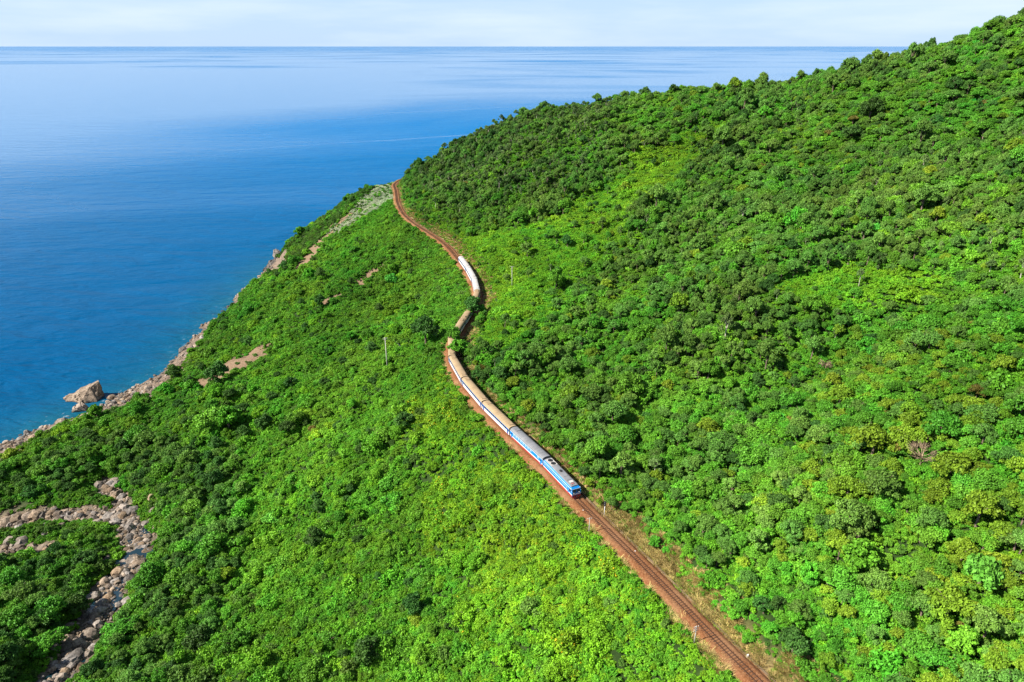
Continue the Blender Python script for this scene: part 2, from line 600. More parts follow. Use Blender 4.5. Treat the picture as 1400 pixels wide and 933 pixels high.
rough_n = (fbm(xf, yf, 7, 12.0, 3) - 0.5) * 2.2 * np.maximum(rk, so) * smooth(-2, 1, zf) * (1 - wb)
hill = mesh_obj('hillside_ground', np.stack([xf, yf, zf + rough_n], 1), grid_faces(len(gx), len(gy)), 'hillside', smooth_f=True)
attr(hill, 'soil', so); attr(hill, 'rock', rk); attr(hill, 'verge', verge)
tag(hill, kind='structure')

# ------------------------------------------------------------------ sea
def axis(lo, hi, step, far):
    a = list(np.arange(lo, hi + 1, step))
    s = step
    while a[-1] < far:
        s *= 1.35
        a.append(a[-1] + s)
    s = step
    while a[0] > -far:
        s *= 1.35
        a.insert(0, a[0] - s)
    return np.array(a)
sx, sy = axis(-460, 420, 8, 320000), axis(100, 940, 8, 320000)
SX, SY = np.meshgrid(sx, sy, indexing='ij')
sxf, syf = SX.ravel(), SY.ravel()
gz = ground(sxf, syf)
cd = np.full(len(sxf), 9999.0)
near = (np.abs(sxf) < 700) & (syf > 0) & (syf < 1300)
cd[near] = np.sqrt(((sxf[near, None] - CO[None, :, 0]) ** 2 + (syf[near, None] - CO[None, :, 1]) ** 2).min(1))
t = NT('sea_water')
P_ = t.pos()
sep = t.new('ShaderNodeSeparateXYZ'); t.link(P_, sep.inputs[0])
X_, Y_ = sep.outputs[0], sep.outputs[1]
mp = t.new('ShaderNodeMapping'); mp.inputs['Scale'].default_value = (0.35, 1.0, 1.0); mp.inputs['Rotation'].default_value = (0, 0, R(12))
t.link(P_, mp.inputs['Vector'])
wave = t.math('ADD', t.math('ADD', t.noise(mp.outputs[0], 0.30, 4, 0.6, 0.4), t.math('MULTIPLY', t.noise(mp.outputs[0], 0.10, 3, 0.55, 0.6), 2.0)), t.math('MULTIPLY', t.noise(mp.outputs[0], 0.035, 3, 0.5, 0.5), 5.0))
# calm slicks: large drifting patches plus thin wake lines
mp2 = t.new('ShaderNodeMapping'); mp2.inputs['Scale'].default_value = (0.00042, 0.00075, 1); mp2.inputs['Location'].default_value = (0.35, 0.2, 0); mp2.inputs['Rotation'].default_value = (0, 0, R(-8))
t.link(P_, mp2.inputs['Vector'])
big = t.noise(mp2.outputs[0], 1.0, 5, 0.55, 0.8)
def mr(val, a, b, lo, hi):
    q = t.new('ShaderNodeMapRange', interpolation_type='SMOOTHSTEP')
    for nm, vv in (('From Min', a), ('From Max', b), ('To Min', lo), ('To Max', hi)):
        q.inputs[nm].default_value = vv
    t.link(val, q.inputs['Value'])
    return q.outputs[0]
offshore = t.math('ADD', mr(Y_, 1500, 3200, 0.0, 0.36), mr(Y_, 9000, 40000, 0.0, -0.16))
offshore = t.math('ADD', offshore, t.math('MULTIPLY', mr(X_, -1500, -60, 0.46, 0.0), mr(Y_, 2500, 9000, 1.0, 0.0)))
streak = t.new('ShaderNodeMapping'); streak.inputs['Scale'].default_value = (0.00006, 0.0006, 1); t.link(P_, streak.inputs['Vector'])
offshore = t.math('ADD', offshore, t.math('MULTIPLY_ADD', t.noise(streak.outputs[0], 1.0, 3, 0.5), 0.36, -0.14))
slick = mr(t.math('ADD', big, offshore), 0.44, 0.98, 0.0, 1.0)
def wake(c0, kx, w, amp, off):
    nn = t.new('ShaderNodeTexNoise'); nn.inputs['Scale'].default_value = 0.0022; nn.inputs['Detail'].default_value = 3
    sh_ = t.new('ShaderNodeMapping'); sh_.inputs['Location'].default_value = (off, off, 0); t.link(P_, sh_.inputs['Vector']); t.link(sh_.outputs[0], nn.inputs['Vector'])
    yy = t.math('ADD', t.math('MULTIPLY_ADD', X_, kx, c0), t.math('MULTIPLY_ADD', nn.outputs[0], amp, -amp / 2))
    dd = t.math('ABSOLUTE', t.math('SUBTRACT', Y_, yy))
    return t.math('SUBTRACT', 1.0, t.math('DIVIDE', dd, w, clamp=True), clamp=True)
lines = t.math('MAXIMUM', wake(1668, 0.544, 20, 120, 900), wake(2391, 0.56, 36, 260, -4000))
calm = t.math('MAXIMUM', slick, t.math('MULTIPLY', lines, 0.72))
ripple = t.math('MULTIPLY_ADD', calm, -0.80, 1.0)
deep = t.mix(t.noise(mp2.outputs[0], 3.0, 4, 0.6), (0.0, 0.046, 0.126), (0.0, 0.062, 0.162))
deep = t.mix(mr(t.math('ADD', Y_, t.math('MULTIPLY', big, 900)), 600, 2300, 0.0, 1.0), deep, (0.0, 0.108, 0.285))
shal = t.new('ShaderNodeAttribute', attribute_name='shallow').outputs['Fac']
shn = t.math('MULTIPLY', shal, t.math('MULTIPLY_ADD', t.noise(P_, 0.05, 4, 0.6), 1.2, 0.4), clamp=True)
wc = t.mix(shn, deep, (0.008, 0.075, 0.105))
foam = t.new('ShaderNodeAttribute', attribute_name='foam').outputs['Fac']
fn = t.math('MULTIPLY', foam, t.ramp(t.noise(P_, 0.28, 6, 0.7), [(0.58, 0.0), (0.72, 0.6)]))
wc = t.mix(fn, wc, (0.75, 0.80, 0.82))
p = t.bsdf(wc, t.math('MULTIPLY_ADD', calm, -0.26, 0.38), 0.42)
t.link(t.math('MULTIPLY_ADD', calm, 0.38, 0.02), p.inputs['Specular IOR Level'])
p.inputs['IOR'].default_value = 1.333
bmp = t.new('ShaderNodeBump'); bmp.inputs['Distance'].default_value = 1.6
t.link(t.math('MULTIPLY', ripple, 0.8), bmp.inputs['Strength']); t.link(wave, bmp.inputs['Height']); t.link(bmp.outputs[0], p.inputs['Normal'])
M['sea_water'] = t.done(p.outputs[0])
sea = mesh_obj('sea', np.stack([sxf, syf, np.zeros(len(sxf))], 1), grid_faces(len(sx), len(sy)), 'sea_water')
attr(sea, 'shallow', np.exp(-cd / 26) * 0.75)
attr(sea, 'foam', np.exp(-cd / 5))
tag(sea, kind='structure')

# ------------------------------------------------------------------ plants: prototypes
def leaf_quads(pos, nrm, size, rg, aspect=0.62):
    n = len(pos)
    nrm = nrm / (np.linalg.norm(nrm, axis=1)[:, None] + 1e-9)
    a = rg.normal(size=(n, 3))
    t1 = a - (a * nrm).sum(1)[:, None] * nrm
    t1 /= np.linalg.norm(t1, axis=1)[:, None] + 1e-9
    t2 = np.cross(nrm, t1)
    L = size[:, None] * 0.5
    W = L * aspect
    droop = nrm * L * 0.25
    v = np.stack([pos - t1 * L - droop, pos + t2 * W, pos + t1 * L - droop, pos - t2 * W], 1).reshape(-1, 3)
    f = np.arange(4 * n).reshape(n, 4)
    return v, f

def crown_mesh(name, seed, mat, R0, H, base, lobes, leaves, leaf, sub=7, lobe_r=(0.38, 0.6), flat=0.85, jitter=0.75, squash=1.0, skirt=0.2):
    """a crown of many leaf faces on clumps that sit on a few uneven boughs; base = height of the crown's underside"""
    rg = np.random.default_rng(seed)
    cs, rs = [], []
    for k in range(lobes):
        th = k * 2.39996 + rg.normal() * 0.5
        q = math.sqrt((k + 0.3) / lobes) * rg.uniform(0.75, 1.1)
        r = R0 * rg.uniform(*lobe_r) * (1.05 - 0.35 * q)
        rad = max(0.0, R0 - r * 0.75) * q
        zc = base + (H - r * flat) * (1 - 0.75 * q * q) * rg.uniform(0.72, 1.05)
        c0 = np.array([math.cos(th) * rad, math.sin(th) * rad, max(r * 0.3, zc)])
        for j in range(sub):
            d = rg.normal(size=3)
            d[2] = abs(d[2]) - 0.25
            d /= np.linalg.norm(d)
            rr = r * rg.uniform(0.24, 0.56)
            cs.append(c0 + d * (r - rr * 0.55) * np.array([1, 1, flat]))
            rs.append(rr)
    cs, rs = np.array(cs), np.array(rs)
    w = rs ** 2
    m = leaves * 2
    k = rg.choice(len(rs), m, p=w / w.sum())
    d = rg.normal(size=(m, 3))
    d /= np.linalg.norm(d, axis=1)[:, None]
    d[:, 2] = np.where(d[:, 2] < -skirt, -d[:, 2], d[:, 2])
    p = cs[k] + d * (rs[k] * np.where(rg.random(m) < .36, rg.uniform(0.85, 1.6, m), rg.uniform(0.66, 1.08, m)))[:, None] * np.array([1, 1, 0.9])
    e = p[:, None, :] - cs[None]
    inside = ((e ** 2).sum(2) < (rs[None] * 0.66) ** 2).any(1)
    ok = ~inside & (p[:, 2] > 0.02)
    p, d, kk = p[ok][:leaves], d[ok][:leaves], k[ok][:leaves]
    nrm = d + np.array([0, 0, 0.25]) + rg.normal(size=p.shape) * jitter
    sz = leaf * rg.uniform(0.6, 1.4, len(p))
    v, f = leaf_quads(p, nrm, sz, rg)
    me_o = mesh_obj(name, v, f, mat)
    clump = rg.random(len(rs))
    attr(me_o, 'tint', np.clip(rg.random(len(p)) * 0.6 + clump[kk] * 0.4, 0, 1), 'FACE')
    return me_o

def tube(pts, radii, n=6):
    V, F = [], []
    pts = [Vector(p) for p in pts]
    for i, p in enumerate(pts):
        d = (pts[min(i + 1, len(pts) - 1)] - pts[max(i - 1, 0)]).normalized()
        a = d.orthogonal().normalized()
        b = d.cross(a)
        for k in range(n):
            th = 2 * math.pi * k / n
            V.append(p + (a * math.cos(th) + b * math.sin(th)) * radii[i])
    for i in range(len(pts) - 1):
        for k in range(n):
            F.append((i * n + k, i * n + (k + 1) % n, (i + 1) * n + (k + 1) % n, (i + 1) * n + k))
    F.append(tuple(range(n - 1, -1, -1)))
    F.append(tuple((len(pts) - 1) * n + k for k in range(n)))
    return V, F

def join_geo(parts):
    V, F = [], []
    for v, f in parts:
        o = len(V)
        V += list(v)
        F += [tuple(i + o for i in q) for q in f]
    return V, F

def trunk_mesh(name, seed, h, r, spread, mat='bark', limbs=5, twig=False):
    rg = random.Random(seed)
    top = (rg.uniform(-.3, .3), rg.uniform(-.3, .3), h)
    mid = (top[0] * .4 + rg.uniform(-.12, .12), top[1] * .4, h * .5)
    parts = [tube([(0, 0, -0.6), (0, 0, 0.2), mid, top], [r * 1.5, r * 1.1, r * .8, r * .4])]
    for k in range(limbs):
        th = k * 2.4 + rg.random()
        z0 = h * rg.uniform(.45, .85)
        s = spread * rg.uniform(.6, 1)
        a = (mid[0], mid[1], z0)
        b = (math.cos(th) * s * .5, math.sin(th) * s * .5, z0 + h * .22)
        c_ = (math.cos(th) * s, math.sin(th) * s, z0 + h * rg.uniform(.3, .5))
        parts.append(tube([a, b, c_], [r * .5, r * .35, r * .12], 5))
        if twig:
            for q in range(16):
                t2 = th + rg.uniform(-1.1, 1.1)
                s2 = spread * rg.uniform(.25, .75)
                e = (b[0] + math.cos(t2) * s2, b[1] + math.sin(t2) * s2, b[2] + h * rg.uniform(.05, .32))
                parts.append(tube([b, ((b[0] + e[0]) / 2, (b[1] + e[1]) / 2, (b[2] + e[2]) / 2 + .15), e], [r * .20, r * .13, r * .05], 4))
    V, F = join_geo(parts)
    return mesh_obj(name, V, F, mat, smooth_f=True)

def tree_proto(seed, leafmat, R0, H, base, lobes, leaves, leaf, bark='bark', **kw):
    root = bpy.data.objects.new('broadleaf_tree', None)
    root.empty_display_size = 0.5
    COL.objects.link(root)
    cr = crown_mesh('crown', seed, leafmat, R0, H, base, lobes, leaves, leaf, **kw)
    tk = trunk_mesh('trunk', seed, base + H * 0.62, 0.10 + 0.03 * R0, R0 * 0.6, bark)
    cr.parent = root
    tk.parent = root
    return root

TREES = []   # (root, words)
def add_tree(words, *a, **k): TREES.append((tree_proto(*a, **k), words))
add_tree('mid green round-crowned tree', 101, 'leaf_green', 2.6, 3.2, 1.3, 8, 4200, 0.34)
add_tree('mid green spreading tree', 102, 'leaf_green', 3.1, 2.8, 1.5, 11, 5000, 0.34, lobe_r=(.3, .5))
add_tree('vivid green bushy tree', 103, 'leaf_vivid', 2.4, 3.0, 0.8, 7, 4000, 0.34)
add_tree('vivid green lumpy tree', 104, 'leaf_vivid', 2.9, 2.6, 1.0, 12, 4800, 0.32, lobe_r=(.26, .45))
add_tree('olive green dense-crowned tree', 105, 'leaf_olive', 2.5, 3.6, 1.8, 9, 4600, 0.30, sub=8)
add_tree('olive green broad tree', 106, 'leaf_olive', 3.2, 3.0, 2.1, 13, 5400, 0.30, lobe_r=(.28, .44))
add_tree('yellow green rounded tree', 107, 'leaf_yellow', 2.4, 2.9, 1.3, 8, 4000, 0.32)
add_tree('dark green dense tree', 108, 'leaf_dark', 2.7, 3.4, 1.3, 9, 4600, 0.34)
add_tree('slender grey-green pale-trunked tree', 109, 'leaf_grey', 1.7, 3.6, 2.0, 8, 3000, 0.28, bark='pale_bark', lobe_r=(.4, .6), sub=6)
add_tree('bright emerald large-leaved tree', 110, 'leaf_big', 2.8, 2.4, 1.2, 9, 1900, 0.58)
add_tree('rust tinged yellow-brown tree', 111, 'leaf_rust', 2.3, 2.7, 1.3, 8, 3400, 0.32)
add_tree('yellow green wide tree', 112, 'leaf_yellow', 3.0, 2.6, 1.4, 12, 4600, 0.31, lobe_r=(.28, .45))
add_tree('creeper-draped bushy tree', 113, 'vine', 2.6, 3.3, 0.0, 9, 4600, 0.29, sub=6, lobe_r=(.36, .56), skirt=.5)
add_tree('lime green creeper-draped tree', 114, 'vine_lime', 2.9, 2.7, 0.0, 11, 4800, 0.28, sub=6, lobe_r=(.3, .5), skirt=.5)
add_tree('leafy green thicket tree', 115, 'leaf_green', 2.6, 3.0, 0.0, 9, 4400, 0.31, sub=6, lobe_r=(.34, .54), skirt=.5)
NT_ = len(TREES)

SHRUBS = []
def add_shrub(words, seed, mat, R0, H, lobes, leaves, leaf, **k):
    o = crown_mesh('shrub', seed, mat, R0, H, 0.0, lobes, leaves, leaf, **k)
    SHRUBS.append((o, words))
add_shrub('green creeper-covered shrub', 201, 'vine', 1.7, 1.4, 7, 1500, 0.28, sub=5)
add_shrub('green mounded shrub', 202, 'vine', 1.5, 1.8, 6, 1400, 0.28, sub=5)
add_shrub('green sprawling shrub', 203, 'vine', 2.1, 1.2, 10, 1900, 0.28, sub=5, lobe_r=(.28, .45))
add_shrub('lime green creeper mound', 204, 'vine_lime', 1.8, 1.25, 8, 1500, 0.27, sub=5)
add_shrub('low lime green creeper', 205, 'vine_lime', 2.1, 1.0, 11, 1800, 0.26, sub=5, lobe_r=(.26, .42))
add_shrub('yellow flecked creeper mound', 206, 'vine_flower', 1.8, 1.25, 8, 1500, 0.27, sub=5)
add_shrub('dark olive coastal shrub', 207, 'scrub_dark', 1.7, 1.6, 7, 1500, 0.28, sub=6)
add_shrub('mid green leafy shrub', 208, 'leaf_green', 1.7, 1.7, 7, 1500, 0.30, sub=6)
add_shrub('vivid green leafy shrub', 209, 'leaf_vivid', 1.6, 1.6, 7, 1400, 0.31, sub=6)
add_shrub('pale silvery scrub', 210, 'scrub_pale', 1.4, 0.8, 7, 900, 0.28, sub=5)

def grass_proto(name, seed, mat, n, R0, h):
    rg = np.random.default_rng(seed)
    a = rg.random(n) * 2 * np.pi
    r = R0 * np.sqrt(rg.random(n))
    p = np.stack([np.cos(a) * r, np.sin(a) * r, np.zeros(n)], 1)
    lean = np.stack([np.cos(a + rg.normal(size=n)), np.sin(a + rg.normal(size=n)), np.zeros(n)], 1) * (0.5 + 0.9 * rg.random(n))[:, None]
    hh = h * rg.uniform(.6, 1.2, n)[:, None]
    side = np.cross(lean, np.array([0, 0, 1.0]))
    side /= np.linalg.norm(side, axis=1)[:, None]
    w = 0.05
    up = np.array([0, 0, 1.0])
    v = np.stack([p - side * w, p + side * w, p + up * hh + lean * hh + side * w * .3, p + up * hh + lean * hh - side * w * .3], 1).reshape(-1, 3)
    o = mesh_obj(name, v, np.arange(4 * n).reshape(n, 4), mat)
    attr(o, 'tint', rg.random(n), 'FACE')
    return o
GRASS = [grass_proto('grass_tuft', 301, 'dry_grass', 150, 0.65, 0.55), grass_proto('grass_tuft', 302, 'green_grass', 150, 0.6, 0.5), grass_proto('grass_tuft', 303, 'dry_grass', 110, 0.5, 0.9)]

# ------------------------------------------------------------------ plants: where they stand
def jitter_grid(x0, x1, y0, y1, s, rg):
    x, y = np.meshgrid(np.arange(x0, x1, s), np.arange(y0, y1, s), indexing='ij')
    x = x.ravel() + rg.uniform(-.5, .5, x.size) * s
    y = y.ravel() + rg.uniform(-.5, .5, y.size) * s
    return x, y

def seen(x, y, z, lift=7.0):
    ok = np.ones(len(x), bool)
    T = np.linspace(0.25, 0.965, 60)
    for k in T:
        px, py = x * k, y * k
        pz = CAM_Z + (z + lift - CAM_Z) * k
        ok &= ground(px, py) < pz
    return ok

def field(s, seed):
    rg = np.random.default_rng(seed)
    x, y = jitter_grid(-330, 420, 50, 760, s, rg)
    z = ground(x, y)
    u, v, d = project(np.stack([x, y, z], 1))
    ok = np.isfinite(u) & (u > -110) & (u < 1510) & (v < 1030) & (v > -80) & (z > 1.0)
    x, y, z = x[ok], y[ok], z[ok]
    ok = seen(x, y, z)
    x, y, z = x[ok], y[ok], z[ok]
    sd, ix = track_sd(x, y)
    st, _ = stream_d(x, y)
    rock, soil, shore, u, v, d = zones(x, y, z)
    st = st + (fbm(x, y, 7, 5.0, 2) - 0.5) * 5
    bare = (rock > .5) | (soil > .5) | (z < np.where(u < 260, 3.6, 2.6) + np.where(u < 260, 4.5, 2.2) * (fbm(x, y, 12, 7.0, 2) - .3))
    return dict(x=x, y=y, z=z, u=u, v=v, d=d, sd=sd, ix=ix, st=st, bare=bare, rg=rg, n=len(x))

def pick(keep, D):
    return {k: (a[keep] if isinstance(a, np.ndarray) else a) for k, a in D.items()}

def choice(rg, n, table):
    ks = np.array([k for k, _ in table])
    w = np.array([w for _, w in table], float)
    return ks[rg.choice(len(ks), n, p=w / w.sum())]

YLINE = [(640, 1000), (620, 860), (590, 700), (560, 600), (575, 500), (612, 490), (700, 610), (1010, 900), (1100, 1000)]
STRIP = [(965, 166), (900, 192), (830, 250), (770, 290), (700, 320), (640, 322), (600, 300), (575, 285), (640, 360), (660, 420), (640, 470), (700, 480), (745, 450), (790, 402), (850, 345), (900, 285), (955, 222), (995, 184)]
CLEAR = [(1060, 395), (1150, 362), (1250, 372), (1280, 400), (1210, 425), (1120, 432)]
RIDGE_L = [(560, 250), (620, 195), (720, 145), (840, 125), (830, 190), (780, 260), (700, 280), (600, 280)]
CAPE = [(372, 385), (385, 320), (440, 275), (500, 240), (560, 222), (556, 246), (520, 252), (486, 278), (446, 318), (404, 362)]
PALE = [(448, 320), (470, 297), (490, 276), (516, 252), (538, 250), (540, 270), (516, 286), (490, 303), (464, 320)]

# ---- trees
D = field(2.75, 21)
u, v, sd, st, x, y = D['u'], D['v'], D['sd'], D['st'], D['x'], D['y']
hill_side = sd > 0
nA = fbm(x, y, 38, 20.0, 3)
nB = fbm(x, y, 17, 21.0, 2)
near_end = D['ix'] < 330
keep = hill_side & (sd > np.where(near_end, 7.0, 6.0) + (fbm(x, y, 10, 22.0, 2) - .5) * 5)
strip = in_poly(u + (nB - .5) * 60, v + (nA - .5) * 50, STRIP) | in_poly(u + (nB - .5) * 90, v + (nA - .5) * 50, CLEAR)
keep &= ~strip | (D['rg'].random(D['n']) < .08)
keep &= (nB > .26) | (D['rg'].random(D['n']) < .45)
low = (~hill_side) & (sd < -9)
valley = (st + (nA - .5) * 70 < 34) & (st > 5.5) & (D['z'] < 32)
keepL = low & (((nB > .46) & (D['rg'].random(D['n']) < .30)) | (D['rg'].random(D['n']) < .06) | (valley & (D['rg'].random(D['n']) < .62)))
near_tr = (sd < 0) & (sd > -26)
keepL &= ~near_tr | ((D['rg'].random(D['n']) < .35) & (sd < -13))
keep = (keep | keepL) & ~D['bare'] & (st > 9.6) & ~in_poly(u, v, PALE)
keep &= ~((sd > 0) & (sd < 16) & (D['rg'].random(D['n']) < .25))
T = pick(keep, D)
rg, n = T['rg'], int(keep.sum())
x, y, u, v, sd, st = T['x'], T['y'], T['u'], T['v'], T['sd'], T['st']
nA = fbm(x, y, 45, 30.0, 3)
sp = choice(rg, n, [(0, 5), (1, 4), (2, 4), (3, 3.5), (4, 3), (5, 3), (6, 1.2), (7, 1.8), (10, .10), (9, .10)])
far_hill = (sd > 0) & (v < 520) & (nA > .45)
sp = np.where(far_hill & (rg.random(n) < .58), choice(rg, n, [(4, 5), (5, 5), (8, 1.5), (7, 1.5), (0, 2)]), sp)
warm = (sd > 0) & (u > 1060) & (v > 470) & (rg.random(n) < smooth(1000, 1300, u) * .75)
sp = np.where(warm, choice(rg, n, [(6, 4), (11, 4), (0, 2.5), (5, 1.5), (10, .45), (1, 1.5)]), sp)
sp = np.where(in_poly(u, v, RIDGE_L) & (rg.random(n) < .85), choice(rg, n, [(8, 7), (4, 2), (7, 1)]), sp)
sp = np.where(in_poly(u, v, CAPE), choice(rg, n, [(5, 2), (7, 3), (4, 2)]), sp)
sp = np.where((sd < 0) & (st < 40) & (T['z'] < 32), choice(rg, n, [(0, 3), (5, 2), (7, 4), (4, 2), (1, 2)]), sp)
lowm = (sd < 0) & ~((st < 40) & (T['z'] < 32))
sp = np.where(lowm & ((rg.random(n) < .8) | np.isin(sp, (4, 5, 8))), choice(rg, n, [(12, 4), (14, 3), (13, np.float64(1.2)), (2, 1), (7, 1)]), sp)
sp = np.where(lowm & in_poly(u, v, [(640, 1000), (600, 780), (560, 600), (575, 500), (612, 490), (700, 610), (1010, 900), (1100, 1000)]), choice(rg, n, [(13, 4), (12, 2)]), sp)
scl = rg.uniform(.42, 1.15, n) * (0.70 + 0.65 * fbm(x, y, 30, 31.0, 2))
scl = np.where(rg.random(n) < .09, scl * rg.uniform(1.35, 1.8, n), scl)
scl = np.where(sd < 0, scl * np.where(st < 40, np.where(st < 22, np.where((u < 150) & (v > 690) & (v < 780), .6, 1.0), 1.05), np.where(rg.random(n) < .35, 1.35, .85)), scl)
scl = np.where(u > 400, np.where((sd > 0) & (sd < 22), scl * .8, scl), scl)
scl = np.where(sp == 8, scl * .85, scl)
T['sp'], T['scl'], T['rot'] = sp, scl, rg.random(n) * 6.283
T['sz'] = scl * rg.uniform(.85, 1.2, n) * np.where(far_hill & (v > 185 - (u - 700) * .2), rg.uniform(1.0, 1.5, n), 1.0)

# trees that the photograph singles out: (pixel of the base, species, scale, height scale, label)
special = [
    ((648, 433), 7, 2.0, 2.2, 'dark green dense tree hiding the carriages where the train bends'),
    ((642, 437), 3, 1.2, 1.5, 'vivid green lumpy tree in front of the gap in the train'),
    ((628, 488), 2, 2.25, 2.0, 'vivid green bushy tree leaning over the train at the inner curve'),
    ((621, 474), 0, 1.35, 2.0, 'mid green tree covering carriage ends at the inner curve'),
    ((374, 716), 9, 1.35, 1.05, 'bright emerald large-leaved tree among darker scrub below the railway'),
    ((1083, 893), 7, 1.3, 1.25, 'dark grey-green upright tree beside the verge of the bare track'),
    ((820, 655), 5, 1.0, 1.25, 'dark spreading tree standing just uphill of the locomotive'),
    ((120, 600), 7, 1.9, 1.2, 'dark wide tree at the edge of the boulder shore'),
    ((172, 872), 1, 1.9, 1.5, 'large green tree on the bank beside the stream bed'),
    ((112, 838), 7, 1.7, 1.7, 'dark tall tree shading the middle of the stream bed'),
    ((74, 892), 1, 1.8, 1.8, 'tall green tree shading the upper stream bed'),
    ((120, 775), 7, 1.6, 1.3, 'dark tree overhanging the shaded stream bed'),
    ((556, 247), 7, 1.9, 1.5, 'dark tree at the tip of the cape where the track ends'),
    ((547, 247), 5, 1.5, 1.3, 'olive tree standing over the far end of the track'),
    ((537, 247), 7, 1.3, 1.1, 'dark bushy tree above the bleached scrub at the cape top'),
]
sp_pos = []
for (pu, pv), s_, a, b, lab in special:
    z = 60.0
    for _ in range(30):
        X0, Y0, _z = at_z(pu, pv, z)
        z = z * .4 + float(ground(X0, Y0)) * .6
    sp_pos.append((X0, Y0, z, s_, a, b, lab))

DEAD = [(1256, 640, 1.3, 'leafless pinkish dead tree among green crowns high above the bare track'), (1128, 508, .9, 'small leafless dead tree on the hillside')]
dead_pos = []
for pu, pv, sc_, lab in DEAD:
    z = 95.0
    for _ in range(40):
        X0, Y0, _z = at_z(pu, pv, z)
        z = z * .5 + float(ground(X0, Y0)) * .5
    dead_pos.append((X0, Y0, z, sc_, lab))
hide = np.zeros(n, bool)
for a in dead_pos:
    hide |= (x - a[0]) ** 2 + (y - a[1]) ** 2 < 4.5 ** 2
    hide |= (np.abs(x - a[0] * .965) < 4) & (np.abs(y - a[1] * .965) < 5)
for a in sp_pos:
    hide |= (x - a[0]) ** 2 + (y - a[1]) ** 2 < 2.5 ** 2
T['scl'] = scl = np.where(hide, scl * .45, scl)
T['sz'] = np.where(hide, T['sz'] * .45, T['sz'])
# ---- which trees become individuals: the largest in view
size_px = F_PX / T['d'] * T['scl']
vis = (u > 5) & (u < 1395) & (v > 10) & (v < 940)
order = np.argsort(-np.where(vis, size_px, -1))[:285]
ind = np.zeros(n, bool)
ind[order] = True

def copy_tree(root, loc, rz, s, szz):
    r = root.copy()
    COL.objects.link(r)
    r.location = loc
    r.rotation_euler = (0, 0, rz)
    r.scale = (s, s, szz)
    for ch in KIDS[root]:
        c_ = ch.copy()
        COL.objects.link(c_)
        c_.parent = r
    return r
KIDS = {r: list(r.children) for r, _ in TREES}
used = set()
def place_tree(k, loc, rz, s, szz, label, group):
    root = TREES[k][0]
    if k in used:
        root = copy_tree(root, loc, rz, s, szz)
    else:
        used.add(k)
        root.location, root.rotation_euler, root.scale = loc, (0, 0, rz), (s, s, szz)
    tag(root, label, 'tree', group)
    return root
def zone_words(i):
    if sd[i] > 0:
        if v[i] > 560:
            if sd[i] < 19:
                return 'at the edge of the straw verge', 'trees at the edge of the verge'
            if sd[i] < 45:
                return 'on the slope a little uphill of the bare track', 'trees a little uphill of the bare track'
            return 'deep in the forest uphill of the bare track', 'trees deep in the forest uphill of the track'
        return 'high on the forested hillside', 'trees high on the hillside'
    if st[i] < 40 and T['z'][i] < 32:
        return 'in the stream valley by the sea', 'trees in the stream valley'
    return 'in the scrub below the railway', 'trees in the scrub below the railway'
def size_word(q):
    return 'small ' if q < .8 else 'big ' if q > 1.12 else 'medium-sized '
for i in np.where(ind)[0]:
    a, g = zone_words(i)
    wds = TREES[T['sp'][i]][1]
    place_tree(int(T['sp'][i]), (x[i], y[i], T['z'][i] - .15), float(T['rot'][i]), float(T['scl'][i]), float(T['sz'][i]), size_word(T['scl'][i]) + wds + ' ' + a, size_word(T['scl'][i]) + wds.split(' tree')[0] + ' ' + g)
for X0, Y0, Z0, s_, a, b, lab in sp_pos:
    place_tree(s_, (X0, Y0, Z0 - .15), random.random() * 6, a, b, lab, None)
for k in range(NT_):
    if k not in used:
        i = int(np.where(~ind)[0][np.argmax(np.where(vis, size_px, -1)[~ind])])
        ind[i] = True
        a, g = zone_words(i)
        place_tree(k, (x[i], y[i], T['z'][i] - .15), 1.0, float(T['scl'][i]), float(T['sz'][i]), size_word(T['scl'][i]) + TREES[k][1] + ' ' + a, size_word(T['scl'][i]) + TREES[k][1].split(' tree')[0] + ' ' + g)

